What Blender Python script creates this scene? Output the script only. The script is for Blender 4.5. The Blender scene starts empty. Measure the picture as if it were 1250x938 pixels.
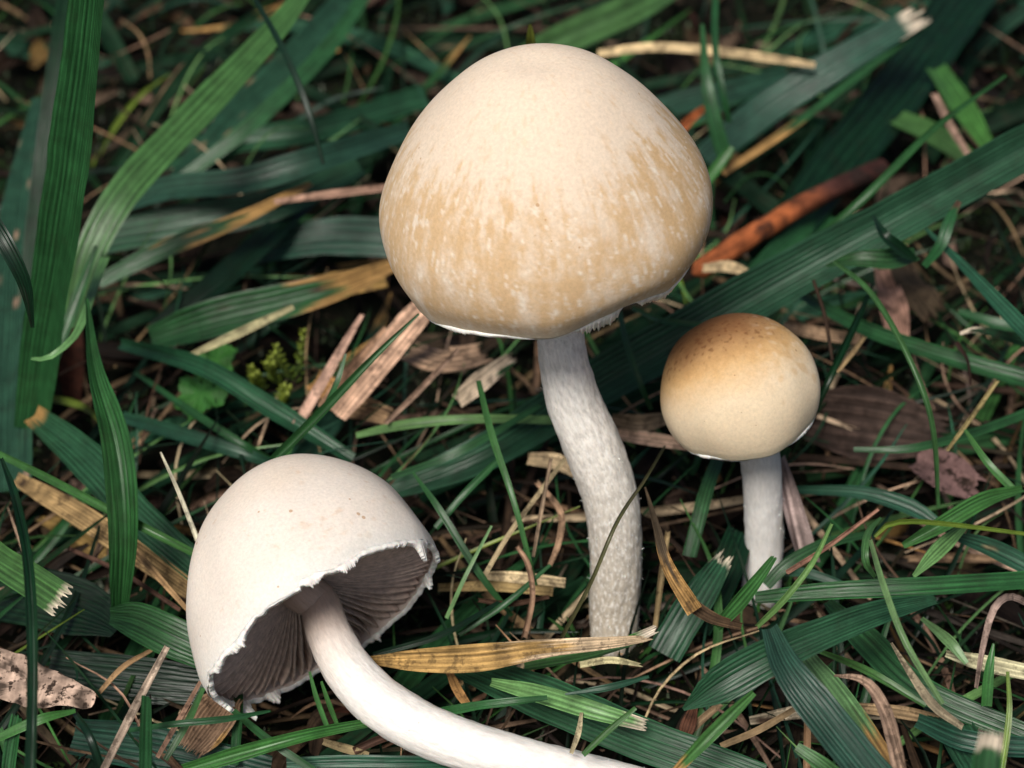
import bpy, math, random
import numpy as np
from mathutils import Vector, noise, Matrix

random.seed(7)
rng = np.random.default_rng(7)
SC = bpy.context.scene
COL = SC.collection

# ------------------------------------------------------------------ camera (1 unit = 1 cm)
PITCH = math.radians(38.0)
CAM = Vector((0.0, -20.5, 16.0))
FPX = 2400.0                       # focal length in pixels of a 1250 wide picture
FW = Vector((0, math.cos(PITCH), -math.sin(PITCH)))
UPC = Vector((0, math.sin(PITCH), math.cos(PITCH)))
RT = Vector((1, 0, 0))
cam = bpy.data.objects.new('camera', bpy.data.cameras.new('camera'))
COL.objects.link(cam)
cam.location = CAM
cam.rotation_euler = (math.pi / 2 - PITCH, 0, 0)
cam.data.sensor_width = 36.0
cam.data.lens = 36.0 * FPX / 1250.0
cam.data.clip_start = 0.5
cam.data.clip_end = 20000.0
cam.data.dof.use_dof = True
cam.data.dof.focus_distance = 19.9
cam.data.dof.aperture_fstop = 0.32
SC.camera = cam

# ------------------------------------------------------------------ light: bright overcast from behind the camera, upper left
SUN_EL, SUN_AZ = math.radians(55), math.radians(-156)      # azimuth measured from +Y clockwise
world = bpy.data.worlds.new('World')
SC.world = world
world.use_nodes = True
wn = world.node_tree
sky = wn.nodes.new('ShaderNodeTexSky')
sky.sky_type = 'NISHITA'
sky.sun_disc = False
sky.sun_elevation = SUN_EL
sky.sun_rotation = SUN_AZ
sky.air_density = 1.0
sky.dust_density = 4.0
sky.ozone_density = 1.0
bg = wn.nodes['Background']
bg.inputs['Strength'].default_value = 0.05
wn.links.new(sky.outputs[0], bg.inputs['Color'])
sl = bpy.data.lights.new('sun', 'SUN')
sl.energy = 2.9
sl.angle = math.radians(20)
sl.color = (1.0, 0.95, 0.88)
sun = bpy.data.objects.new('sun', sl)
COL.objects.link(sun)
sdir = Vector((math.sin(SUN_AZ) * math.cos(SUN_EL), math.cos(SUN_AZ) * math.cos(SUN_EL), math.sin(SUN_EL)))
sun.rotation_euler = sdir.to_track_quat('Z', 'Y').to_euler()
sun.location = sdir * 60
SC.view_settings.view_transform = 'Standard'
SC.view_settings.look = 'None'
SC.view_settings.gamma = 1.0
SC.view_settings.exposure = 0.38
SC.cycles.max_bounces = 6

# ------------------------------------------------------------------ helpers
def ray(px, py):
    return (FW * FPX + RT * (px - 625.0) + UPC * (469.0 - py)).normalized()
def PZ(px, py, z):                 # point at height z above the ground
    d = ray(px, py)
    return CAM + d * ((z - CAM.z) / d.z)
def PY(px, py, y):                 # point on the upright plane at depth y
    d = ray(px, py)
    return CAM + d * ((y - CAM.y) / d.y)
def proj(p):
    v = Vector(p) - CAM
    k = FPX / v.dot(FW)
    return 625 + v.dot(RT) * k, 469 - v.dot(UPC) * k

def spline(pts, n):                # Catmull-Rom through a list of rows, by chord length
    P = np.array(pts, float)
    if len(P) == 2:
        P = np.array([P[0], (P[0] + P[1]) / 2, P[1]])
    t = np.concatenate([[0], np.cumsum(np.linalg.norm(np.diff(P[:, :3], axis=0), axis=1) + 1e-6)])
    t /= t[-1]
    m = np.zeros_like(P)
    m[1:-1] = (P[2:] - P[:-2]) / (t[2:] - t[:-2])[:, None]
    m[0] = (P[1] - P[0]) / (t[1] - t[0]); m[-1] = (P[-1] - P[-2]) / (t[-1] - t[-2])
    x = np.linspace(0, 1, n)
    k = np.clip(np.searchsorted(t, x, side='right') - 1, 0, len(t) - 2)
    h = (t[k + 1] - t[k])[:, None]; s = ((x - t[k])[:, None]) / h
    return ((2*s**3 - 3*s**2 + 1) * P[k] + (s**3 - 2*s**2 + s) * h * m[k]
            + (-2*s**3 + 3*s**2) * P[k + 1] + (s**3 - s**2) * h * m[k + 1])

def make(name, V, F, mat, col=None, uv=None, parent=None, smooth=True):
    me = bpy.data.meshes.new(name)
    V = np.asarray(V, float)
    F = np.asarray(F, np.int64) if not isinstance(F, list) else F
    if isinstance(F, list):
        me.from_pydata([tuple(v) for v in V], [], F)
    else:
        n, k = F.shape
        me.vertices.add(len(V)); me.vertices.foreach_set('co', V.ravel())
        me.loops.add(n * k); me.loops.foreach_set('vertex_index', F.ravel().astype(np.int32))
        me.polygons.add(n); me.polygons.foreach_set('loop_start', np.arange(0, n * k, k, dtype=np.int32))
    me.update(calc_edges=True)
    me.polygons.foreach_set('use_smooth', np.full(len(me.polygons), smooth))
    if col is not None:
        a = me.color_attributes.new('Tint', 'FLOAT_COLOR', 'POINT')
        c = np.ones((len(V), 4)); c[:, :3] = col
        a.data.foreach_set('color', c.ravel())
    if uv is not None:
        a = me.attributes.new('along', 'FLOAT_VECTOR', 'POINT')
        u = np.zeros((len(V), 3)); u[:, :uv.shape[1]] = uv
        a.data.foreach_set('vector', u.ravel())
    me.materials.append(mat)
    o = bpy.data.objects.new(name, me)
    COL.objects.link(o)
    if parent is not None:
        o.parent = parent
    return o
def tag(o, label=None, cat=None, group=None, kind=None):
    for k, v in (('label', label), ('category', cat), ('group', group), ('kind', kind)):
        if v: o[k] = v
    return o
def thing(name, loc, label, cat, group=None):
    o = bpy.data.objects.new(name, None)
    COL.objects.link(o); o.location = loc
    o.empty_display_size = 0.3
    bpy.context.view_layer.update() if False else None
    return tag(o, label, cat, group)
def under(child, parent):          # parent a mesh written in world space under an Empty
    child.parent = parent
    child.matrix_parent_inverse = Matrix.Translation(-parent.location)
    return child
def grid_faces(nr, nc, wrap=False):
    i = np.arange(nr - 1)[:, None]; j = np.arange(nc if wrap else nc - 1)[None, :]
    j2 = (j + 1) % nc
    a = i * nc + j; b = i * nc + j2; c = (i + 1) * nc + j2; d = (i + 1) * nc + j
    return np.stack([a, b, c, d], -1).reshape(-1, 4)

# ------------------------------------------------------------------ materials
def nt(name):
    m = bpy.data.materials.new(name); m.use_nodes = True
    t = m.node_tree
    return m, t, t.nodes['Principled BSDF']
def node(t, kind, **kw):
    n = t.nodes.new(kind)
    for k, v in kw.items():
        if k in n.inputs: n.inputs[k].default_value = v
        else: setattr(n, k, v)
    return n
def coordmap(t, attr, scale):
    if attr == 'object':
        a = node(t, 'ShaderNodeTexCoord'); src = a.outputs['Object']
    else:
        a = node(t, 'ShaderNodeAttribute', attribute_name=attr); src = a.outputs['Vector']
    m = node(t, 'ShaderNodeMapping'); m.inputs['Scale'].default_value = scale
    t.links.new(src, m.inputs['Vector'])
    return m.outputs[0]
def mul_by(t, colsock, facsock, lo, hi):   # colour * remapped texture
    r = node(t, 'ShaderNodeMapRange'); r.inputs['From Min'].default_value = 0.3; r.inputs['From Max'].default_value = 0.7
    r.inputs['To Min'].default_value = lo; r.inputs['To Max'].default_value = hi
    t.links.new(facsock, r.inputs['Value'])
    mx = node(t, 'ShaderNodeMix', data_type='RGBA', blend_type='MULTIPLY'); mx.inputs[0].default_value = 1
    t.links.new(colsock, mx.inputs[6]); t.links.new(r.outputs[0], mx.inputs[7])
    return mx.outputs[2]

def leafy(name, rough, spec, transl, streak, bump, fine=60.0, mott=0.35, lo=0.58, hi=1.45, speck=0.0, sscale=14.0):
    m, t, b = nt(name)
    at = node(t, 'ShaderNodeAttribute', attribute_name='Tint')
    # long fibres: 'along' carries (across cm, along cm)
    n1 = node(t, 'ShaderNodeTexNoise', Detail=3.0); n1.inputs['Scale'].default_value = 1.0
    t.links.new(coordmap(t, 'along', (streak, 0.7, 1)), n1.inputs['Vector'])
    n2 = node(t, 'ShaderNodeTexNoise', Detail=5.0); n2.inputs['Scale'].default_value = 4.0
    t.links.new(coordmap(t, 'object', (1, 1, 1)), n2.inputs['Vector'])
    n3 = node(t, 'ShaderNodeTexNoise', Detail=3.0); n3.inputs['Scale'].default_value = fine
    t.links.new(coordmap(t, 'object', (1, 1, 1)), n3.inputs['Vector'])
    c = mul_by(t, at.outputs['Color'], n1.outputs[0], lo, hi)
    c = mul_by(t, c, n2.outputs[0], 1 - mott, 1 + mott)
    c = mul_by(t, c, n3.outputs[0], 0.85, 1.15)
    if speck:
        n4 = node(t, 'ShaderNodeTexNoise', Detail=4.0, Roughness=0.7); n4.inputs['Scale'].default_value = sscale
        t.links.new(coordmap(t, 'object', (1, 1, 1)), n4.inputs['Vector'])
        mr = node(t, 'ShaderNodeMapRange'); mr.inputs['From Min'].default_value = 0.54; mr.inputs['From Max'].default_value = 0.60
        mr.inputs['To Min'].default_value = 0.0; mr.inputs['To Max'].default_value = speck
        t.links.new(n4.outputs[0], mr.inputs['Value'])
        mk = node(t, 'ShaderNodeMix', data_type='RGBA'); mk.inputs[7].default_value = (0.02, 0.012, 0.008, 1)
        t.links.new(mr.outputs[0], mk.inputs[0]); t.links.new(c, mk.inputs[6]); c = mk.outputs[2]
    t.links.new(c, b.inputs['Base Color'])
    b.inputs['Roughness'].default_value = rough
    b.inputs['Specular IOR Level'].default_value = spec
    bp = node(t, 'ShaderNodeBump'); bp.inputs['Strength'].default_value = bump; bp.inputs['Distance'].default_value = 0.02
    t.links.new(n1.outputs[0], bp.inputs['Height']); t.links.new(bp.outputs[0], b.inputs['Normal'])
    if transl > 0:
        tr = node(t, 'ShaderNodeBsdfTranslucent'); t.links.new(c, tr.inputs['Color'])
        mx = node(t, 'ShaderNodeMixShader'); mx.inputs[0].default_value = transl
        out = t.nodes['Material Output']
        t.links.new(b.outputs[0], mx.inputs[1]); t.links.new(tr.outputs[0], mx.inputs[2]); t.links.new(mx.outputs[0], out.inputs[0])
    return m
M_GRASS = leafy('grass_leaf', 0.36, 0.42, 0.2, 40.0, 0.7, mott=0.22, speck=0.15, sscale=3.5)
M_LOW = leafy('dull_low_leaf', 0.7, 0.12, 0.1, 30.0, 0.5, mott=0.4, speck=0.3, sscale=4.0)  # duller copy of the grass material, keeps the shaded undergrowth dark
M_DRY = leafy('dry_grass', 0.75, 0.2, 0.12, 38.0, 1.0, mott=0.5, lo=0.5, hi=1.4, speck=0.5, sscale=7.0)
M_WOOD = leafy('bark_and_twig', 0.8, 0.2, 0.0, 18.0, 1.0, fine=30, mott=0.5)
M_BARK = leafy('speckled_bark', 0.85, 0.2, 0.0, 9.0, 1.0, fine=24, mott=0.5, speck=0.95, sscale=9.0)

def soil_mat():
    m, t, b = nt('dark_soil')
    n = node(t, 'ShaderNodeTexNoise', Detail=8.0, Roughness=0.7); n.inputs['Scale'].default_value = 3.0
    t.links.new(coordmap(t, 'object', (1, 1, 1)), n.inputs['Vector'])
    r = node(t, 'ShaderNodeValToRGB')
    e = r.color_ramp.elements
    e[0].position = 0.35; e[0].color = (0.003, 0.003, 0.002, 1)  # near black: deep shade of the gaps is put into the soil colour
    e[1].position = 0.72; e[1].color = (0.018, 0.012, 0.008, 1)
    k = r.color_ramp.elements.new(0.5); k.color = (0.006, 0.008, 0.004, 1)
    t.links.new(n.outputs[0], r.inputs[0]); t.links.new(r.outputs[0], b.inputs['Base Color'])
    b.inputs['Roughness'].default_value = 0.95; b.inputs['Specular IOR Level'].default_value = 0.1
    bp = node(t, 'ShaderNodeBump'); bp.inputs['Strength'].default_value = 1; bp.inputs['Distance'].default_value = 0.1
    t.links.new(n.outputs[0], bp.inputs['Height']); t.links.new(bp.outputs[0], b.inputs['Normal'])
    return m
M_SOIL = soil_mat()

def cap_mat(name, grain_lo=0.87, grain_hi=1.11, speck=(0.45, 0.26, 0.12), speck_scale=6.0, speck_size=0.17):
    m, t, b = nt(name)
    at = node(t, 'ShaderNodeAttribute', attribute_name='Tint')
    g = node(t, 'ShaderNodeTexNoise', Detail=4.0, Roughness=0.8); g.inputs['Scale'].default_value = 28.0
    t.links.new(coordmap(t, 'object', (1, 1, 1)), g.inputs['Vector'])
    c = mul_by(t, at.outputs['Color'], g.outputs[0], grain_lo, grain_hi)
    v = node(t, 'ShaderNodeTexVoronoi'); v.inputs['Scale'].default_value = speck_scale
    t.links.new(coordmap(t, 'object', (1, 1, 1)), v.inputs['Vector'])
    w = node(t, 'ShaderNodeTexNoise', Detail=2.0); w.inputs['Scale'].default_value = 2.2
    t.links.new(coordmap(t, 'object', (1, 1, 1)), w.inputs['Vector'])
    th = node(t, 'ShaderNodeMapRange'); th.inputs['From Min'].default_value = 0.5; th.inputs['From Max'].default_value = 0.75
    th.inputs['To Min'].default_value = 0.0; th.inputs['To Max'].default_value = speck_size
    t.links.new(w.outputs[0], th.inputs['Value'])
    ls = node(t, 'ShaderNodeMath', operation='LESS_THAN')
    t.links.new(v.outputs['Distance'], ls.inputs[0]); t.links.new(th.outputs[0], ls.inputs[1])
    fm = node(t, 'ShaderNodeMath', operation='MULTIPLY'); fm.inputs[1].default_value = 0.7
    t.links.new(ls.outputs[0], fm.inputs[0])
    mx = node(t, 'ShaderNodeMix', data_type='RGBA'); mx.inputs[7].default_value = (*speck, 1)
    t.links.new(fm.outputs[0], mx.inputs[0]); t.links.new(c, mx.inputs[6])
    t.links.new(mx.outputs[2], b.inputs['Base Color'])
    b.inputs['Roughness'].default_value = 0.74; b.inputs['Specular IOR Level'].default_value = 0.25
    b.inputs['Subsurface Weight'].default_value = 0.25
    b.inputs['Subsurface Radius'].default_value = (1.0, 0.6, 0.4); b.inputs['Subsurface Scale'].default_value = 0.12
    bp = node(t, 'ShaderNodeBump'); bp.inputs['Strength'].default_value = 0.25; bp.inputs['Distance'].default_value = 0.01
    t.links.new(g.outputs[0], bp.inputs['Height']); t.links.new(bp.outputs[0], b.inputs['Normal'])
    return m
M_CAP = cap_mat('mushroom_cap')
M_CAP2 = cap_mat('brown_topped_cap', 0.86, 1.08, (0.22, 0.09, 0.03), 8.0, 0.13)

def stem_mat(name, lo, hi, scale, bumpd):
    m, t, b = nt(name)
    at = node(t, 'ShaderNodeAttribute', attribute_name='Tint')
    n = node(t, 'ShaderNodeTexNoise', Detail=5.0, Roughness=0.65); n.inputs['Scale'].default_value = 1.0
    t.links.new(coordmap(t, 'along', (scale, scale * 0.35, 1)), n.inputs['Vector'])
    c = mul_by(t, at.outputs['Color'], n.outputs[0], lo, hi)
    if bumpd > 0.012:
        n2 = node(t, 'ShaderNodeTexNoise', Detail=4.0, Roughness=0.6); n2.inputs['Scale'].default_value = 1.0
        t.links.new(coordmap(t, 'along', (26, 13, 1)), n2.inputs['Vector'])
        mr = node(t, 'ShaderNodeMapRange'); mr.inputs['From Min'].default_value = 0.49; mr.inputs['From Max'].default_value = 0.64
        mr.inputs['To Max'].default_value = 0.7
        t.links.new(n2.outputs[0], mr.inputs['Value'])
        mk = node(t, 'ShaderNodeMix', data_type='RGBA'); mk.inputs[7].default_value = (0.84, 0.82, 0.78, 1)
        t.links.new(mr.outputs[0], mk.inputs[0]); t.links.new(c, mk.inputs[6]); c = mk.outputs[2]
    t.links.new(c, b.inputs['Base Color'])
    b.inputs['Roughness'].default_value = 0.5; b.inputs['Specular IOR Level'].default_value = 0.35
    b.inputs['Subsurface Weight'].default_value = 0.25
    b.inputs['Subsurface Radius'].default_value = (1.0, 0.7, 0.5); b.inputs['Subsurface Scale'].default_value = 0.1
    bp = node(t, 'ShaderNodeBump'); bp.inputs['Strength'].default_value = 0.8; bp.inputs['Distance'].default_value = bumpd
    t.links.new(n.outputs[0], bp.inputs['Height']); t.links.new(bp.outputs[0], b.inputs['Normal'])
    return m
M_STEM_ROUGH = stem_mat('scaly_stem', 0.72, 1.32, 24.0, 0.014)
M_STEM = stem_mat('smooth_stem', 0.84, 1.08, 26.0, 0.012)
def plain(name, color, rough, ss=0.0):
    m, t, b = nt(name)
    at = node(t, 'ShaderNodeTexNoise', Detail=3.0); at.inputs['Scale'].default_value = 14.0
    t.links.new(coordmap(t, 'object', (1, 1, 1)), at.inputs['Vector'])
    rgb = node(t, 'ShaderNodeRGB'); rgb.outputs[0].default_value = (*color, 1)
    c = mul_by(t, rgb.outputs[0], at.outputs[0], 0.75, 1.2)
    t.links.new(c, b.inputs['Base Color']); b.inputs['Roughness'].default_value = rough
    b.inputs['Subsurface Weight'].default_value = ss; b.inputs['Subsurface Scale'].default_value = 0.05
    b.inputs['Specular IOR Level'].default_value = 0.2
    return m
M_GILL = plain('gill', (0.62, 0.48, 0.40), 0.7)
M_FLESH = plain('cap_flesh', (0.86, 0.83, 0.78), 0.6, 0.2)

# ------------------------------------------------------------------ ground
STEM_FEET = [PZ(750, 778, 0), PZ(929, 716, 0)]
def ground_h(x, y):
    m = sum(0.75 * math.exp(-((x - f.x) ** 2 + (y - f.y) ** 2) / 0.7) for f in STEM_FEET)
    return m + 0.28 * noise.noise(Vector((x * 0.25, y * 0.25, 3.1))) + 0.16 * noise.noise(Vector((x * 0.9, y * 0.9, 7.7))) - 0.95
def build_ground():
    xs = np.concatenate([-np.geomspace(3000, 19, 14), np.linspace(-18, 18, 181), np.geomspace(19, 3000, 14)])
    ys = np.concatenate([-np.geomspace(3000, 19, 14), np.linspace(-18, 30, 241), np.geomspace(32, 6000, 14)])
    V = []
    for y in ys:
        for x in xs:
            z = ground_h(x, y) + (0.07 * noise.noise(Vector((x * 3.3, y * 3.3, 1))) if abs(x) < 19 and abs(y) < 31 else 0)
            V.append((x, y, z))
    o = make('ground', V, grid_faces(len(ys), len(xs)), M_SOIL)
    tag(o, kind='structure', label='dark soil under the grass and litter')
build_ground()

# ------------------------------------------------------------------ mushrooms
def frame(A, front):
    A = A.normalized()
    X = (front - A * front.dot(A)).normalized()   # azimuth 0
    Y = A.cross(X)
    return A, X, Y
def cap_surface(O, A, X, Y, prof, nu, nv, rimfn, thick, lean=Vector((0, 0, 0))):
    P = spline([(r, h, 0) for r, h in prof], nv)
    Hmax = P[0, 1]
    V = []; info = []
    for i in range(nv):
        r, h = P[i, 0], P[i, 1]
        t = i / (nv - 1)
        for j in range(nu):
            az = 2 * math.pi * j / nu
            dr, dh = rimfn(az)
            k = max(0.0, (t - 0.45) / 0.55) ** 2
            w = (0.018 + 0.02 * (O.z < 3.2)) * noise.noise(Vector((math.cos(az) * 2, math.sin(az) * 2, h * 1.5 + O.x))) * min(1, 3 * t)
            rr = r * (1 + w) + dr * k
            hh = h + dh * k
            V.append(O + X * (rr * math.cos(az)) + Y * (rr * math.sin(az)) + A * hh + lean * hh)
            info.append((az, t, rr, hh))
    n_out = len(V)
    # inner side, from the rim back to near the apex
    ni = 24
    for i in range(ni):
        q = 1 - i / (ni - 1) * 0.93
        row = min(nv - 1, max(0, int(round(q * (nv - 1)))))
        for j in range(nu):
            az, t, rr, hh = info[row * nu + j]
            s = min(1.0, i / 3.0)
            rr2 = max(0.02, rr - thick * s * 0.9 - 0.012); hh2 = hh - thick * s * (1 - t) + (0.0 if i else 0.004)
            V.append(O + X * (rr2 * math.cos(az)) + Y * (rr2 * math.sin(az)) + A * hh2 + lean * hh2)
            info.append((az, t, rr2, hh2))
    F = grid_faces(nv + ni, nu, wrap=True)
    return V, F, info, n_out
def nz(*a):
    return noise.noise(Vector(a))
def lerp(a, b, k):
    k = max(0.0, min(1.0, k))
    return tuple(a[i] + (b[i] - a[i]) * k for i in range(3))
def smooth(x, a, b):
    k = max(0.0, min(1.0, (x - a) / (b - a)))
    return k * k * (3 - 2 * k)
def gills(name, O, A, X, Y, prof, rimfn, r0, deep, n, parent, thick):
    P = spline([(r, h, 0) for r, h in prof], 80)
    def inner(s, az):      # s 0 at stem .. 1 at rim; height of the cap's underside at that radius
        rrim = P[-1, 0] + rimfn(az)[0] - thick
        r = r0 + (rrim - r0) * s
        idx = int(np.argmin(np.abs(P[:40 + 20, 0] - r)))
        return r, P[idx, 1] - thick + rimfn(az)[1] * s * s
    V = []; F = []
    for g in range(n):
        az0 = 2 * math.pi * (g + 0.3 * random.uniform(-1, 1)) / n
        s0 = 0.0 if g % 2 == 0 else (0.45 if g % 4 == 1 else 0.7)
        m = 12
        base = len(V)
        ph = random.uniform(0, 6)
        for i in range(m):
            s = s0 + (1 - s0) * i / (m - 1)
            az = az0 + 0.022 * math.sin(s * 9 + ph) * s
            r, ht = inner(s, az)
            he = rimfn(az)[1] * s * s + 0.05 + deep * (1 - s) ** 1.6 + (0.0 if s0 == 0 else 0.05)
            hk = he + min(0.30, max(0.02, (ht - he) * 0.8)) * (0.3 + 0.7 * min(1, (m - 1 - i) / 3))
            for hh in (he, hk):
                V.append(O + X * (r * math.cos(az)) + Y * (r * math.sin(az)) + A * hh)
        # close plates: give each gill two sides a hair apart
        off = len(V) - base
        for k in range(off):
            v = V[base + k]; a = az0 + math.pi / 2
            V.append(v + (X * math.cos(a) + Y * math.sin(a)) * 0.018)
        for i in range(m - 1):
            a = base + 2 * i
            F.append((a, a + 1, a + 3, a + 2)); F.append((a + off, a + 2 + off, a + 3 + off, a + 1 + off))
            F.append((a, a + 2, a + 2 + off, a + off))
    o = make('gills', V, F, M_GILL, parent=None, smooth=False)
    under(o, parent); o['kind'] = 'stuff'
    return o
def margin(O, A, X, Y, prof, rimfn, nu, amp, parent, out=0.012, extra=None):
    r, h = prof[-1]
    V = []; 
    for j in range(nu):
        az = 2 * math.pi * j / nu
        dr, dh = rimfn(az)
        a = amp * (0.15 + max(0.0, nz(math.cos(az) * 6, math.sin(az) * 6, 2.2)) * 1.5 + (1.1 * abs(nz(az * 23, 0.5, 9)) + 1.5 * abs(nz(az * 60, 3, 1)) + 0.4 * abs(nz(az * 150, 3, 1))) * (.12 + 2.6 * smooth(nz(az * 4, 7, 7), 0, .5)))
        curl = 0.0
        if extra: e = extra(az); a += e[0] * (1 + .5 * nz(az * 60, 8, 8) + .15 * nz(az * 170, 2, 1)); curl = e[1]; a = max(a, 0.002)
        for rr, hh in ((r + dr - 0.05, h + dh + 0.02), (r + dr + out, h + dh + 0.035), (r + dr + out * 1.6, h + dh - 0.01), (r + dr + out + curl * a, h + dh - a), (r + dr - 0.04 + curl * a, h + dh - a * 0.9 - 0.004), (r + dr - 0.06, h + dh + 0.02)):
            V.append(O + X * (rr * math.cos(az)) + Y * (rr * math.sin(az)) + A * hh)
    k = 6
    F = []
    for j in range(nu):
        j2 = (j + 1) % nu
        for i in range(k - 1):
            F.append((j * k + i, j2 * k + i, j2 * k + i + 1, j * k + i + 1))
    o = make('torn_margin', V, F, M_FLESH)
    return under(o, parent)
def stem(pts, mat, colfn, parent, nseg=40, nl=130, rough=0.02, name='stem'):
    S = spline([(*p, r) for p, r in pts], nl)
    C = S[:, :3]; T = np.gradient(C, axis=0); T /= np.linalg.norm(T, axis=1)[:, None]
    V = []; cols = []; uv = []
    L = np.concatenate([[0], np.cumsum(np.linalg.norm(np.diff(C, axis=0), axis=1))])
    ref = Vector((1, 0, 0.01))
    for i in range(nl):
        t = Vector(T[i]); a = (ref - t * ref.dot(t)).normalized(); b = t.cross(a); ref = a
        for j in range(nseg):
            th = 2 * math.pi * j / nseg
            r = S[i, 3] * (1 + 0.035 * nz(math.cos(th) * 1.3, math.sin(th) * 1.3, L[i] * 1.2)) + rough * (nz(math.cos(th) * 5, math.sin(th) * 5, L[i] * 5) * 0.5 + nz(math.cos(th) * 14, math.sin(th) * 14, L[i] * 9) * 0.4)
            V.append(Vector(C[i]) + (a * math.cos(th) + b * math.sin(th)) * r)
            cols.append(colfn(i / (nl - 1), th)); uv.append((th * S[i, 3], L[i]))
    # seam: fold the angle so the pattern does not jump
    uv = np.array(uv); 
    o = make(name, V, grid_faces(nl, nseg, wrap=True), mat, col=np.array(cols), uv=np.abs(uv - np.array([[math.pi * 0.25, 0]])))
    under(o, parent)
    return o, S
def fibrils(S, parent, n, ln, color=(0.8, 0.78, 0.72), lo=0.1, hi=0.95):
    V = []; F = []
    for _ in range(n):
        i = int(random.uniform(lo, hi) * (len(S) - 2))
        c = Vector(S[i, :3]); t = (Vector(S[i + 1, :3]) - c).normalized()
        a = Vector((random.gauss(0, 1), random.gauss(0, 1), random.gauss(0, 1))); a = (a - t * a.dot(t)).normalized()
        p = c + a * (S[i, 3] * 0.985)
        d = (a * random.uniform(0.3, 1) + t * random.uniform(-1, 1.2) + t.cross(a) * random.uniform(-.5, .5)).normalized() * ln * random.uniform(.4, 1.5)
        w = t.cross(d).normalized() * 0.005
        b = len(V)
        V += [p - w, p + w, p + d * .6 + w * .7 + a * 0.005, p + d * .6 - w * .7 + a * 0.005, p + d]
        F += [(b, b + 1, b + 2, b + 3), (b + 3, b + 2, b + 4)]
    o = make('stem_fibrils', V, F, M_FLESH); o['kind'] = 'stuff'
    return under(o, parent)

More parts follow.
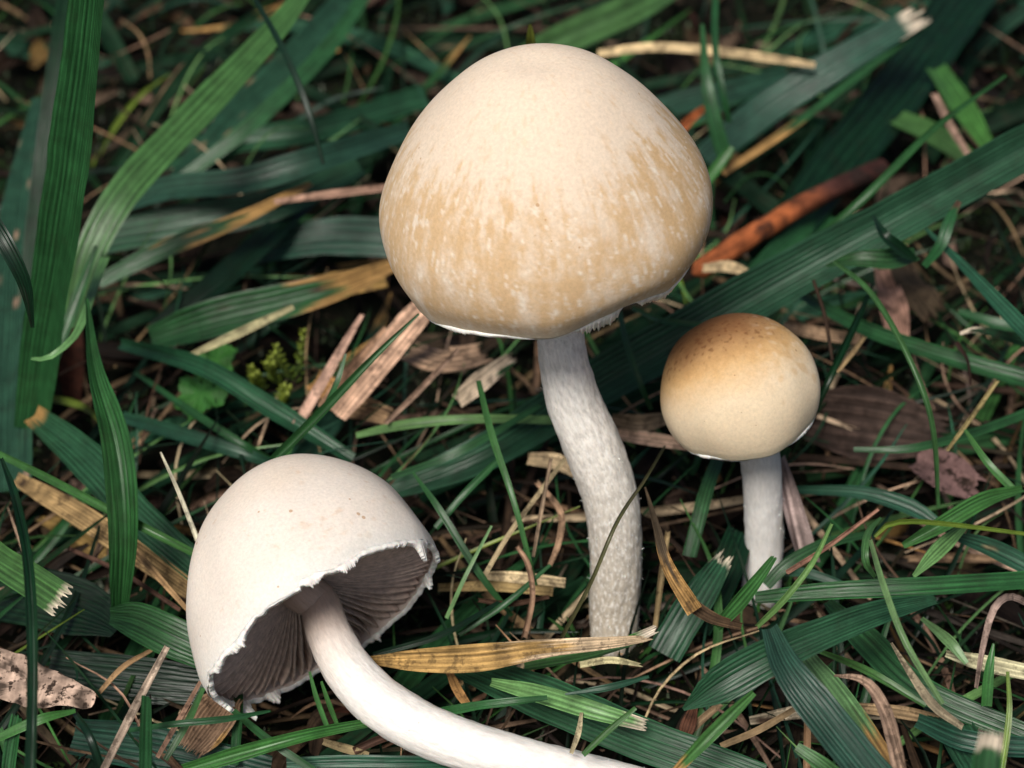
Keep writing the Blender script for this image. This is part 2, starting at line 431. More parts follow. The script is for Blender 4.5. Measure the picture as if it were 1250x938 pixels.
# --- the tall one
YB = -3.4
def build_big():
    base = PZ(750, 778, -0.05)
    root = thing('mushroom', base, 'tall mushroom with large bell-shaped beige cap and long speckled stem', 'mushroom', 'mushrooms growing in the grass')
    O = PY(670, 305, YB)
    sc = (O - CAM).dot(FW) / FPX
    A, X, Y = frame(Vector((-0.07, 0.0, 1.0)), Vector((0, -1, 0)))
    k = 130 * sc
    prof = [(0.0, 1.968), (0.316, 1.963), (0.629, 1.83), (0.922, 1.58), (1.183, 1.274), (1.397, 0.942), (1.527, 0.609), (1.524, 0.285), (1.399, 0.0)]
    prof = [(r * k, h * k) for r, h in prof]
    def rim(az):      # Y axis = A x X: with X toward the camera, +90 deg is to the right
        a = math.atan2(math.sin(az), math.cos(az))
        d = math.degrees(a)
        dh = (0.21 * smooth(d, -2, 28) * (1 - 0.45 * smooth(d, 30, 52)) * (1 - smooth(d, 110, 170)) - 0.10 * smooth(-d, 12, 50) * (1 - smooth(-d, 80, 140)))
        dh += 0.025 * nz(math.cos(a) * 3, math.sin(a) * 3, 5) + 0.008 * nz(a * 9, 1, 2)
        dr = 0.03 * nz(math.cos(a) * 1.5, math.sin(a) * 1.5, 8)
        return dr, dh
    V, F, info, n = cap_surface(O, A, X, Y, prof, 320, 150, rim, 0.07)
    cols = []
    pale, tan, deep = (0.72, 0.595, 0.465), (0.60, 0.415, 0.235), (0.54, 0.34, 0.15)
    Ht = prof[0][1]
    for q, (az, t, r, h) in enumerate(info):
        if q >= n: cols.append((0.50, 0.40, 0.31)); continue
        cx, cy = math.cos(az), math.sin(az)
        edge = 0.49 + 0.12 * nz(cx * 2, cy * 2, 3) + 0.08 * nz(cx * 9, cy * 9, 3) + 0.06 * nz(cx * 26, cy * 26, t * 3)
        if cy > 0.55: edge -= 0.10 * smooth(cy, 0.55, 0.95) * 0.5
        band = smooth(t + .12 * nz(cx * 22, cy * 22, t * 12) + .10 * nz(cx * 50, cy * 50, t * 40), edge - 0.06, edge + 0.10) * (1 - 0.6 * smooth(t, 0.90, 1.0))
        streak = 0.75 * nz(cx * 7, cy * 7, t * 1.6) + 0.8 * nz(cx * 19, cy * 19, t * 5) + 0.55 * nz(cx * 42, cy * 42, t * 13) + 0.5 * nz(cx * 75, cy * 75, t * 40)
        blot = nz(cx * 3.5, cy * 3.5, t * 6) * 0.9 + nz(cx * 12, cy * 12, t * 20) * 0.7 + nz(cx * 40, cy * 40, t * 60) * 0.5
        kk = band * max(0, min(1, 0.80 + streak * 0.65 + blot * 0.5))
        c = lerp(pale, tan, kk)
        c = lerp(c, deep, 0.45 * smooth(cy, 0.5, 1.0) * band * max(0, min(1, .4 + streak)))
        spot = smooth(nz(cx * 16, cy * 16, t * 26), 0.34, 0.5) * (1 - band) * 0.25
        c = lerp(c, tan, spot)
        wf = smooth(nz(cx * 34, cy * 34, t * 18 + 7) + .5 * nz(cx * 90, cy * 90, t * 70), 0.26, 0.6) * band * 0.75
        c = lerp(c, (0.80, 0.71, 0.60), wf)
        cols.append(c)
    cap = make('cap', V, F, M_CAP, col=np.array(cols)); under(cap, root)
    def ex(az):
        d = math.degrees(math.atan2(math.sin(az), math.cos(az)))
        return (0.15 * smooth(d, 6, 15) * (1 - smooth(d, 25, 28)) + 0.07 * smooth(d, 33, 37) * (1 - smooth(d, 50, 60)) + 0.03 * smooth(-d, 40, 60) * (1 - smooth(-d, 80, 100)) + 0.004, -0.35)
    margin(O, A, X, Y, prof, rim, 1400, 0.016, root, out=0.003, extra=ex)
    gills('gills', O, A, X, Y, prof, rim, 0.25, 0.7, 80, root, 0.07)
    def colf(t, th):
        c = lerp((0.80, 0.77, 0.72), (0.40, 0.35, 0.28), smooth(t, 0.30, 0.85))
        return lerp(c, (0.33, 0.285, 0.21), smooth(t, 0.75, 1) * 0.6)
    P = [(O + A * 1.5, .22)]
    ys = np.linspace(YB, base.y, 8)
    for (px, py, w), y in zip([(683, 398, 57), (688, 440, 60), (700, 490, 66), (725, 550, 71), (746, 610, 68), (752, 680, 64), (750, 740, 61), (749, 785, 56)], ys):
        p = PY(px, py, y); P.append((p, w / 2 * (p - CAM).dot(FW) / FPX))
    P.append((PZ(749, 806, -1.2), .2))
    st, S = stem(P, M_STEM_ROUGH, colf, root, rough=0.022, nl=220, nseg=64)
    fibrils(S, root, 300, 0.035, lo=.25)
build_big()

# --- the small one
def build_small():
    base = PZ(929, 716, -0.05)
    root = thing('mushroom', base, 'small upright mushroom with round cap browned on top and short white stem', 'mushroom', 'mushrooms growing in the grass')
    y0 = base.y + 0.1
    O = PY(908, 508, y0)
    sc = (O - CAM).dot(FW) / FPX
    A, X, Y = frame(Vector((-0.22, 0.06, 1.0)), Vector((0, -1, 0)))
    k = 117 * sc
    prof = [(0, 1.16)] + [(0.815 * math.sin(a), 0.35 + 0.81 * math.cos(a)) for a in np.radians([14, 30, 46, 62, 78, 92, 106])] + [(0.738, 0.0)]
    prof = [(r * k * 1.01, h * k * .965) for r, h in prof]
    def rim(az):
        return 0.015 * nz(math.cos(az) * 2, math.sin(az) * 2, 3), 0.02 * nz(math.cos(az) * 3, math.sin(az) * 3, 1) + 0.006 * nz(az * 8, 2, 2)
    V, F, info, n = cap_surface(O, A, X, Y, prof, 240, 120, rim, 0.05)
    cols = []
    for q, (az, t, r, h) in enumerate(info):
        if q >= n: cols.append((0.50, 0.40, 0.31)); continue
        cx, cy = math.cos(az), math.sin(az)
        # brown disc on the crown, spilling to the left side
        x, y = r * cx, r * cy
        hh = h / k - .35
        d = (-.20 * y / k - .50 * x / k + .84 * hh) / .81 + 0.07 * nz(x * 3, y * 3, h * 3) + 0.05 * nz(x * 14, y * 14, h * 14)
        c = lerp((0.74, 0.60, 0.42), (0.58, 0.36, 0.155), smooth(d, -0.12, 0.5))
        c = lerp(c, (0.27, 0.135, 0.055), smooth(d, 0.30, 0.82))
        c = lerp(c, (0.16, 0.06, 0.018), smooth(d, 0.62, 1.0) * .8)
        d = d + .25
        sp = smooth(nz(x * 22, y * 22, h * 22), 0.25, 0.5) * smooth(d, 0.6, .9)
        c = lerp(c, (0.14, 0.05, 0.015), sp * 0.6)
        fl = smooth(nz(x * 13, y * 13, h * 9), 0.18, 0.4) * smooth(y, 0.15, 0.5) * smooth(h, 0.3, 0.6)
        c = lerp(c, (0.78, 0.66, 0.5), fl * 0.25)
        tn = smooth(nz(x * 9 + 4, y * 9, h * 7), 0.12, 0.4) * smooth(y, 0.25, 0.6) * smooth(h, 0.3, 0.6)
        c = lerp(c, (0.52, 0.30, 0.11), tn * 0.4)
        cols.append(c)
    under(make('cap', V, F, M_CAP2, col=np.array(cols)), root)
    margin(O, A, X, Y, prof, rim, 900, 0.010, root, out=0.003, extra=lambda az: (0.004, -0.2))
    gills('gills', O, A, X, Y, prof, rim, 0.2, 0.3, 56, root, 0.05)
    def colf(t, th): return lerp((0.76, 0.74, 0.71), (0.58, 0.54, 0.47), smooth(t, .6, 1))
    P = [(O + A * .6, .18)]
    ys = np.linspace(y0, base.y, 4)
    for (px, py, w), y in zip([(925, 545, 49), (931, 600, 47), (933, 660, 47), (929, 725, 46)], ys):
        p = PY(px, py, y); P.append((p, w / 2 * (p - CAM).dot(FW) / FPX))
    P.append((PZ(928, 745, -1.2), .18))
    st, S = stem(P, M_STEM, colf, root, rough=0.018, nl=120)
    fibrils(S, root, 70, 0.022, lo=.3)
build_small()

# --- the fallen one
def build_fallen():
    base = PZ(900, 1000, -0.1)
    root = thing('mushroom', base, 'toppled pale mushroom showing dark gills, its white stem bending to the right', 'mushroom', 'mushrooms growing in the grass')
    O = PZ(396, 763, 1.45)
    sc = (O - CAM).dot(FW) / FPX
    Aw = RT * -0.57 + UPC * 0.78 + FW * 0.35
    A, X, Y = frame(Aw, CAM - O)
    R = 167 * sc; Hh = 212 * sc
    prof = [(0, 1.0), (.25, .975), (.50, .875), (.73, .69), (.88, .48), (.965, .27), (1.0, .11), (.985, 0)]
    prof = [(r * R, h * Hh) for r, h in prof]
    def rim(az):
        a = math.atan2(math.sin(az), math.cos(az)); d = math.degrees(a)
        dh = 0.05 * nz(math.cos(a) * 2.5, math.sin(a) * 2.5, 15) + 0.035 * nz(a * 5, 1, 4) + 0.02 * nz(a * 14, 1, 4)
        dh += 0.03 * math.exp(-((d + 8) / 24) ** 2) - 0.03 * math.exp(-((abs(d) - 180) / 60) ** 2)
        return 0.06 * math.exp(-((abs(d) - 180) / 70) ** 2) + 0.05 * nz(math.cos(a) * 1.7, math.sin(a) * 1.7, 4) - 0.04 * smooth(-d, 60, 100) , dh
    V, F, info, n = cap_surface(O, A, X, Y, prof, 320, 120, rim, 0.06, RT * 0.11 + UPC * 0.07)
    cols = []
    for q, (az, t, r, h) in enumerate(info):
        if q >= n: cols.append((0.55, 0.45, 0.40)); continue
        x, y = r * math.cos(az), r * math.sin(az)
        c = lerp((0.76, 0.68, 0.60), (0.70, 0.57, 0.44), 0.5 * smooth(h / Hh + 0.2 * nz(x * 2, y * 2, h * 2), 0.4, 1.0))
        c = lerp(c, (0.60, 0.40, 0.24), 0.35 * smooth(nz(x * 14, y * 14, h * 14) + .3 * nz(x * 50, y * 50, h * 50), 0.38, 0.6) * smooth(nz(x * 2, y * 2, h * 2 + 5), -0.1, .3))
        c = lerp(c, (0.80, 0.76, 0.71), 0.6 * smooth(t, 0.8, 1.0))
        cols.append(c)
    under(make('cap', V, F, M_CAP, col=np.array(cols)), root)
    def ex(az):
        d = math.degrees(math.atan2(math.sin(az), math.cos(az)))
        e = 0.05 * smooth(nz(az * 5, 4, 4), 0.0, 0.5)
        e += 0.16 * math.exp(-((d + 96) / 4) ** 2) + 0.20 * math.exp(-((d + 118) / 5) ** 2) + 0.12 * math.exp(-((d + 140) / 3) ** 2) + 0.16 * math.exp(-((d - 66) / 4) ** 2)
        return (e * (1 if abs(d) < 150 else 0.2) - (0.03 if abs(d) > 125 else 0), -0.35)
    margin(O, A, X, Y, prof, rim, 1600, 0.022, root, out=0.003, extra=ex)
    gills('gills', O, A, X, Y, prof, rim, 0.24, 0.42, 132, root, 0.06)
    def colf(t, th):
        c = lerp((0.55, 0.40, 0.32), (0.88, 0.84, 0.79), smooth(t, 0.10, 0.30))
        return c
    P = [(O + A * 1.05, .24), (O + A * .45, .23)]
    for px, py, z, w in [(388, 735, 1.50, 54), (402, 775, 1.38, 60), (427, 820, 1.25, 66), (475, 866, 1.12, 70), (545, 902, 1.0, 68), (640, 930, .9, 62), (750, 955, .65, 58), (860, 985, .2, 52), (910, 1010, -.5, 46)]:
        p = PZ(px, py, z); P.append((p, w * .92 / 2 * (p - CAM).dot(FW) / FPX))
    st, S = stem(P, M_STEM, colf, root, rough=0.015, nl=200, nseg=56)
    fibrils(S, root, 70, 0.025, lo=.3)
    return O, A, R, Hh, S
FALL = build_fallen()

# ------------------------------------------------------------------ blades, straws, leaves
GC = {  # real leaf colours
    'green': (0.020, 0.080, 0.026), 'teal': (0.019, 0.068, 0.038), 'bright': (0.048, 0.140, 0.036), 'dark': (0.005, 0.024, 0.010),
    'pale': (0.12, 0.25, 0.085), 'lime': (0.15, 0.22, 0.03),
    'straw': (0.52, 0.39, 0.25), 'tan': (0.31, 0.20, 0.11), 'brown': (0.075, 0.046, 0.028), 'ochre': (0.37, 0.215, 0.075),
    'pink': (0.34, 0.225, 0.155), 'grey': (0.32, 0.26, 0.20), 'cream': (0.66, 0.56, 0.43), 'black': (0.03, 0.018, 0.012), 'orange': (0.34, 0.11, 0.03), 'redbrown': (0.10, 0.035, 0.02)}
N_HINT = Vector((-0.05, -0.62, 0.78)).normalized()

def blade_arrays(pts, widths_cm, n_across, n_along, roll, keel, ridges, ragged_start, ragged_end, colA, colB, dry_from, spots, colS=None, twist=0.0, wob=0.0):
    """pts: world points; returns V, F, col, along"""
    W = np.interp(np.linspace(0, 1, len(pts)), np.linspace(0, 1, len(widths_cm)), widths_cm)
    S = spline([(*p, w) for p, w in zip(pts, W)], n_along)
    C = S[:, :3]; w = np.maximum(S[:, 3], 0.004)
    pw = random.uniform(0, 90)
    w = w * (1 + 0.05 * np.array([nz(i * .45, pw, 0) + nz(i * .13, pw, 7) for i in range(len(w))]))
    T = np.gradient(C, axis=0); T /= (np.linalg.norm(T, axis=1)[:, None] + 1e-9)
    L = np.concatenate([[0], np.cumsum(np.linalg.norm(np.diff(C, axis=0), axis=1))])
    ang = math.radians(roll) + math.radians(twist) * np.linspace(-0.5, 0.5, n_along)
    N0 = np.array(N_HINT)[None, :] - T * (T @ np.array(N_HINT))[:, None]
    N0 /= (np.linalg.norm(N0, axis=1)[:, None] + 1e-6)
    B0 = np.cross(T, N0)
    N = N0 * np.cos(ang)[:, None] + B0 * np.sin(ang)[:, None]
    B = np.cross(T, N)
    u = np.linspace(-0.5, 0.5, n_across)
    prof = keel * (np.abs(u) * 2) ** 1.3 * 0.5
    amp = random.uniform(.012, .034)
    if ridges: prof = prof + amp * np.abs(np.cos(math.pi * ridges * u)) ** 2.5
    off = prof[None, :, None] * w[:, None, None] * N[:, None, :]
    ph = random.uniform(0, 50)
    if wob:
        wv = np.array([nz(l * 0.9, ph, 0) for l in L]) * wob
        off = off + (u[None, :, None] * 2) * wv[:, None, None] * w[:, None, None] * N[:, None, :] * 1.0
    P = C[:, None, :] + u[None, :, None] * w[:, None, None] * B[:, None, :] + off
    for ragged, idx, sgn in ((ragged_start, 0, -1), (ragged_end, -1, 1)):
        if ragged:
            for j in range(n_across):
                P[idx, j] += sgn * T[idx] * w[idx] * ragged * random.uniform(-1, 1)
                k = 1 if idx == 0 else -2
                P[k, j] += sgn * T[idx] * w[idx] * ragged * 0.3 * random.uniform(-1, 1)
    t = np.linspace(0, 1, n_along)
    A = np.array(colA); Bc = np.array(colB)
    if dry_from is None: kd = np.zeros(n_along)
    elif dry_from >= 0: kd = np.clip((t - dry_from) / max(0.02, (1 - dry_from)) * 1.8, 0, 1)
    else: kd = np.clip((-dry_from - t) / max(0.02, -dry_from) * 1.8, 0, 1)
    col = np.zeros((n_along, n_across, 3))
    for i in range(n_along):
        for j in range(n_across):
            k = kd[i]
            if 0 < k < 1: k = smooth(k + 0.5 * nz(L[i] * 2, u[j] * w[i] * 12, ph) + 0.6 * nz(L[i] * 2.5, u[j] * w[i] * 60, ph) + .5 * (abs(2 * u[j]) ** 2 - .4) + .3 * nz(L[i] * 12, u[j] * w[i] * 20, ph), .38, .62)
            c = A + (Bc - A) * k
            if spots:
                s = smooth(nz(L[i] * 3.2, u[j] * w[i] * 7, ph + 9), 0.62 - spots, 0.80 - spots)
                c = c + (np.array(colS if colS is not None else GC['brown']) - c) * s
            if ridges: c = c * (0.70 + 0.65 * abs(math.cos(math.pi * ridges * u[j])) ** 2.5) * (1.25 if j in (0, n_across - 1) else 1.0)
            col[i, j] = c
    uv = np.stack(np.broadcast_arrays(u[None, :] * w[:, None] + ph, L[:, None] + ph), -1)
    return P.reshape(-1, 3), grid_faces(n_along, n_across), col.reshape(-1, 3), uv.reshape(-1, 2)
def widths_from_px(P, wpx, roll):
    out = []
    n = len(P)
    wv = np.interp(np.linspace(0, 1, n), np.linspace(0, 1, len(wpx)), wpx)
    for i, p in enumerate(P):
        a, b = P[max(0, i - 1)], P[min(n - 1, i + 1)]
        T = (b - a).normalized()
        N0 = (N_HINT - T * N_HINT.dot(T)).normalized(); B0 = T.cross(N0)
        r = math.radians(roll); N = N0 * math.cos(r) + B0 * math.sin(r); B = T.cross(N)
        d = p - CAM; dist = d.dot(FW); v = d.normalized()
        Tp = (T - v * T.dot(v)).normalized() if (T - v * T.dot(v)).length > 1e-4 else RT
        Bp = B - v * B.dot(v); Bp = Bp - Tp * Bp.dot(Tp)
        out.append(wv[i] * dist / FPX / max(0.5, Bp.length))
    return out

CATS = {'grass_shoot': 'grass blade', 'dry_straw': 'straw', 'dry_leaf': 'dead leaf', 'grass_stalk': 'grass stalk'}
def B(name, label, pts, w, col='green', roll=0, keel=0.25, ridges=None, cut=0, cut0=0, dry=None, dcol='tan', spots=0, scol=None, mat=None, group=None, twist=None, wob=0.07, cat=None):
    if twist is None: twist = random.uniform(-30, 30)
    keel *= random.uniform(.7, 2.0)
    P = [PZ(*p) for p in pts]
    wc = widths_from_px(P, w, roll)
    mw = max(w)
    if ridges is None: ridges = 0 if mw < 15 else int(round(mw / random.uniform(3.5, 5.2)))
    na = 5 if not ridges else ridges * 4 + 1
    if (cut or cut0) and na < 9: na = 9
    nl = max(14, int(sum((P[i + 1] - P[i]).length for i in range(len(P) - 1)) * 7))
    A = GC[col] if isinstance(col, str) else col
    A = tuple(c * random.uniform(0.88, 1.14) for c in A)
    V, F, c, uv = blade_arrays(P, wc, na, nl, roll, keel, ridges, cut0, cut, A, GC[dcol], dry, spots, GC[scol] if scol else None, twist, wob)
    if mat is None: mat = M_DRY if name in ('dry_straw', 'dry_leaf') else M_GRASS
    base = Vector(V[0]); o = make(name, V - np.array(base), F, mat, col=c, uv=uv); o.location = base
    if group is None: group = {'grass_shoot': 'grass blades around the mushrooms', 'grass_stalk': 'grass blades around the mushrooms', 'dry_straw': 'dry straws in the litter', 'dry_leaf': 'dead leaves in the litter'}[name]
    return tag(o, label, cat or CATS[name], group)

G, S_, L_, K_ = 'grass_shoot', 'dry_straw', 'dry_leaf', 'grass_stalk'
# ---- left side
B(G, 'tall wide ridged blade rising to the top edge at far left', [(40, 525, .6), (55, 430, 1.8), (80, 280, 3.8), (105, 100, 5.8), (122, -60, 7.4)], [34, 44, 50, 52, 58], 'green', keel=.5, roll=-8)
B(G, 'dark narrow blade just behind the tall ridged blade', [(25, 420, .6), (50, 230, 1.8), (72, 60, 3), (85, -40, 3.6)], [20, 24, 22, 18], 'dark')
B(G, 'pale spotted wide blade at the left edge behind the tall ridged one', [(10, 600, .4), (15, 420, .8), (25, 260, 1.2), (45, 120, 1.6)], [60, 56, 44, 10], 'teal', spots=.05, scol='pink')
B(G, 'dark curved blade crossing the left edge at a third of the height', [(-30, 240, 5.2), (5, 295, 5), (30, 345, 4.6), (40, 400, 4)], [22, 22, 16, 4], 'dark')
B(G, 'broad bright blade arching from the tall blade up to the top edge', [(88, 400, 1.4), (112, 308, 2.2), (152, 236, 2.7), (235, 146, 3.1), (330, 45, 3.5), (378, -15, 3.8)], [26, 36, 40, 40, 30, 20], 'bright', keel=.3, ridges=5)
B(G, 'greyish broad blade behind the bright arching one near the top', [(220, 220, .6), (300, 130, .9), (380, 50, 1.2), (450, -30, 1.4)], [28, 34, 34, 30], 'teal', spots=.12, scol='tan')
B(G, 'thin yellow-green blade running down from the top edge beside the grey one', [(215, 225, .8), (310, 150, 1.4), (400, 60, 1.9), (455, -20, 2.2)], [14, 20, 20, 14], 'green')
B(G, 'slim dark blade crossing the bright arching blade near the top', [(300, -20, 4.5), (345, 60, 4.2), (375, 130, 3.8), (395, 200, 3.2)], [4, 8, 8, 5], 'dark')
B(G, 'long teal blade bending right toward the large cap', [(150, 250, .9), (210, 232, 1.3), (300, 222, 1.6), (390, 195, 1.8), (500, 160, 1.5)], [30, 32, 34, 30, 20], 'teal', ridges=5, keel=.3)
B(G, 'dark teal blade lying under the long bending teal blade', [(120, 290, .5), (230, 272, .8), (340, 250, 1.0), (440, 205, 1.1)], [44, 44, 38, 24], 'teal', ridges=5)
B(G, 'blade with a yellowing edge left of the large cap', [(120, 345, .9), (200, 305, 1.2), (290, 270, 1.4), (380, 225, 1.4)], [16, 22, 18, 8], 'green', dry=.25, dcol='ochre')
B(G, 'dark diagonal blade behind the yellowing one', [(190, 405, .3), (270, 345, .6), (350, 270, .8), (430, 195, .9)], [26, 30, 26, 16], 'dark')
B(G, 'wide bluish blade running behind the left edge of the large cap', [(310, 305, .4), (400, 290, .6), (480, 292, .7), (560, 300, .6)], [40, 46, 46, 40], 'teal', ridges=5)
B(G, 'second bluish blade just below, behind the large cap', [(150, 215, .3), (260, 180, .5), (390, 160, .6), (520, 120, .6)], [26, 30, 30, 28], 'teal', ridges=4)
B(G, 'wide green blade turning ochre under the left rim of the large cap', [(185, 415, .5), (260, 392, .8), (350, 370, 1.0), (420, 350, 1.1), (480, 325, 1.0)], [30, 44, 42, 30, 16], 'green', dry=.55, dcol='ochre', ridges=7, spots=.08)
B(S_, 'pale streak of straw lying on the green-to-ochre blade', [(225, 438, 1.2), (290, 408, 1.35), (358, 375, 1.4)], [6, 11, 6], 'straw')
B(G, 'long narrow teal blade pointing down at the toppled cap', [(148, 420, .9), (250, 450, 1.3), (335, 502, 1.1), (430, 562, .8)], [14, 22, 24, 16], 'teal', ridges=4, keel=.5)
B(G, 'thin green blade just under the narrow teal blade', [(165, 455, .7), (230, 500, .9), (300, 545, .8), (330, 560, .5)], [5, 9, 9, 4], 'green')
B(G, 'slender blade edged with straw running left of the toppled cap top', [(150, 510, .5), (220, 530, .7), (300, 555, .7), (340, 570, .5)], [14, 18, 16, 8], 'teal', spots=.15, scol='tan')
B(G, 'upright lance-shaped dark blade standing left of the toppled mushroom', [(148, 755, .8), (153, 650, 1.8), (143, 545, 2.5), (116, 450, 2.9), (106, 365, 3.2)], [18, 36, 36, 18, 3], 'green', ridges=7, keel=.55, roll=10)
B(G, 'curled thin tip hooking to the left beside the tall ridged blade', [(128, 315, 2.5), (112, 360, 2.7), (92, 410, 2.7), (60, 437, 2.6), (38, 438, 2.5)], [10, 10, 9, 7, 3], 'pale')
B(G, 'narrow blade rising beside the foot of the tall ridged blade', [(40, 500, .8), (70, 430, 1.4), (100, 350, 2), (118, 300, 2.4)], [10, 14, 12, 5], 'green')
B(G, 'ridged teal blade sloping down to the left side of the toppled cap', [(42, 508, .9), (105, 560, 1.1), (175, 635, 1.0), (255, 705, .8)], [26, 44, 42, 36], 'teal', ridges=8, dry=-.06, dcol='ochre')
B(G, 'thin bright blade from the left edge to the toppled cap', [(-20, 545, 1.7), (60, 585, 1.9), (130, 622, 1.9), (195, 655, 1.8), (240, 678, 1.6)], [8, 10, 11, 11, 9], 'bright', keel=.5)
B(S_, 'dead brown leaf strip under the thin bright blade at left', [(20, 585, .5), (90, 625, .7), (160, 670, .8), (240, 725, .7)], [16, 28, 30, 24], 'tan', spots=.25, scol='black')
B(S_, 'rusty thin straw lying on the brown strip at left', [(150, 655, 1.1), (185, 695, 1.2), (232, 748, 1.1)], [7, 8, 5], 'tan')
B(S_, 'long faint straw left of the toppled cap', [(85, 670, .8), (150, 700, .9), (220, 745, .8)], [5, 6, 5], 'brown')
B(G, 'wide dark ridged blade lying flat at the left edge', [(-40, 715, .4), (40, 728, .55), (110, 748, .6), (144, 768, .6)], [74, 74, 66, 26], 'dark', ridges=11, keel=.1)
B(G, 'ridged blade bending off the foot of the lance-shaped blade', [(135, 752, .9), (165, 757, 1.0), (205, 776, 1.0), (255, 800, .9)], [20, 44, 50, 46], 'green', ridges=10, keel=.15)
B(G, 'bright cut blade with a frayed tan end at the left edge', [(-40, 655, 2.2), (0, 685, 2.3), (40, 710, 2.4), (78, 735, 2.4)], [38, 40, 40, 42], 'bright', ridges=6, cut=.2, dry=.93, dcol='cream')
B(G, 'tall thin stalk-like blade in front at the lower left corner', [(2, 560, 3.4), (20, 610, 3.5), (36, 690, 3.4), (42, 800, 3.0), (40, 960, 2.4)], [4, 10, 13, 14, 15], 'dark', keel=.6)
B(G, 'dark flat blade under the ridged pair at lower left', [(60, 815, .25), (150, 828, .3), (250, 838, .3)], [46, 56, 48], 'dark', ridges=9)
B(G, 'short cut upright blade at the bottom edge left of the ochre chip', [(180, 850, 2.0), (179, 900, 1.5), (177, 970, .9)], [13, 15, 15], 'green', cut0=.1)
B(G, 'stubby green blade at the extreme lower left', [(22, 874, 1.4), (14, 915, 1.1), (8, 960, .8)], [16, 17, 14], 'green', cut0=.2)
B(G, 'short blade slanting across the lower left corner', [(-10, 905, 1.2), (50, 878, 1.4), (92, 868, 1.3)], [10, 12, 5], 'bright')
B(G, 'dark arching blade near the bottom left corner', [(88, 865, 1.2), (110, 900, 1.3), (128, 950, .9)], [6, 10, 12], 'dark')
B(G, 'bright tuft blade at the bottom edge far left', [(0, 890, 1.0), (12, 925, .9), (20, 960, .7)], [9, 11, 10], 'bright')
B(G, 'thin horizontal blade under the toppled cap rim', [(158, 892, 1.2), (215, 884, 1.4), (275, 878, 1.4), (330, 868, 1.3)], [5, 8, 8, 3], 'green')
B(G, 'slanting blade below the toppled cap running to the bottom edge', [(285, 868, 1.0), (330, 905, 1.1), (390, 945, .9)], [7, 10, 9], 'green')
B(G, 'bright long blade along the bottom beneath the white stem', [(225, 940, .9), (300, 918, 1.1), (380, 897, 1.2), (470, 880, .9)], [16, 18, 14, 10], 'bright', keel=.4)
B(G, 'teal ridged blade lying along the bottom edge left of the white stem', [(350, 936, .7), (430, 934, .8), (510, 934, .8), (565, 933, .7)], [20, 24, 22, 16], 'teal', ridges=5, dry=.9)
B(G, 'small upright blade left of the green cut stub under the toppled cap', [(292, 830, .5), (291, 870, .6), (287, 935, .4)], [8, 12, 12], 'green')
B(G, 'young thin blade just below the gills of the toppled mushroom', [(378, 820, 1.0), (386, 850, .8), (400, 890, .5)], [3, 6, 6], 'bright')
B(G, 'second young thin blade below the gills, closer to the white stem', [(392, 832, .9), (402, 860, .7), (412, 885, .5)], [3, 6, 5], 'bright')
B(G, 'long dark base blade filling the bottom left corner', [(90, 900, .2), (190, 915, .3), (330, 945, .3)], [44, 54, 46], 'teal', ridges=8)
B(S_, 'woody pale straw leaning at the bottom left of the toppled cap', [(128, 940, 1.3), (165, 865, 1.6), (204, 790, 1.9)], [10, 10, 7], 'grey', spots=.15, keel=.8)
B(S_, 'white hair-thin straw standing above the left side of the toppled cap', [(196, 552, 2.6), (218, 600, 2.2), (245, 668, 1.6)], [2.5, 5, 6], 'cream', keel=.8)
B(S_, 'brown straw beside a green shoot under the toppled cap', [(192, 925, .9), (218, 880, 1.1), (245, 832, 1.2)], [5, 7, 5], 'tan')
B(G, 'green shoot alongside a brown straw under the toppled cap', [(202, 928, 1.0), (228, 884, 1.2), (248, 840, 1.3)], [7, 9, 6], 'bright')
B(S_, 'curved brown straw over the dark blade left of the toppled cap', [(118, 850, .8), (150, 815, .9), (188, 792, .9)], [6, 7, 4], 'tan')
B(L_, 'ochre dead leaf chip lying under the toppled cap rim', [(232, 915, .5), (255, 885, .6), (275, 855, .6)], [40, 58, 40], 'tan', cut=.15, cut0=.15, dcol='ochre', spots=.2, scol='ochre')
B(S_, 'short bent twig below the white stem at the bottom', [(395, 905, .7), (425, 915, .7), (450, 923, .7)], [8, 11, 8], 'tan', keel=.9)
B(S_, 'second bent twig below the white stem, slanting up right', [(432, 918, .7), (460, 905, .75), (485, 897, .7)], [9, 10, 7], 'brown', keel=.9)
# ---- centre
B(K_, 'slender dark green stalk rising from the top of the toppled cap', [(335, 562, 2.0), (395, 503, 2.5), (455, 440, 3.0), (512, 384, 3.4)], [12, 11, 8, 3], 'green', keel=.7)
B(G, 'tiny leaf on the left of the slender stalk above the toppled cap', [(396, 500, 2.3), (412, 465, 2.6), (422, 432, 2.8)], [6, 7, 3], 'green')
B(G, 'pale horizontal blade running behind the tall speckled stem', [(435, 532, .9), (500, 518, 1.2), (580, 512, 1.3), (690, 514, 1.1)], [7, 12, 11, 11], 'pale')
B(K_, 'bright thin stalk crossing the pale horizontal blade', [(584, 465, 2.4), (600, 530, 2.2), (628, 615, 1.8), (654, 715, 1.0)], [6, 9, 7, 5], 'bright')
B(G, 'narrow straight blade slanting above the wide diagonal blade', [(478, 583, .9), (560, 552, 1.3), (660, 495, 1.4)], [7, 9, 7], 'green')
B(G, 'very long wide ridged blade crossing diagonally behind both standing stems', [(470, 605, .4), (590, 560, .8), (720, 480, 1.1), (850, 405, 1.6), (960, 342, 2.0), (1100, 265, 2.6), (1290, 158, 3.3)], [24, 48, 60, 60, 60, 54, 52], 'teal', ridges=11, keel=.35)
B(G, 'stem-like blade from the toppled cap up to the bright stalk', [(532, 645, 1.3), (570, 600, 1.6), (612, 558, 1.8)], [8, 9, 7], 'green')
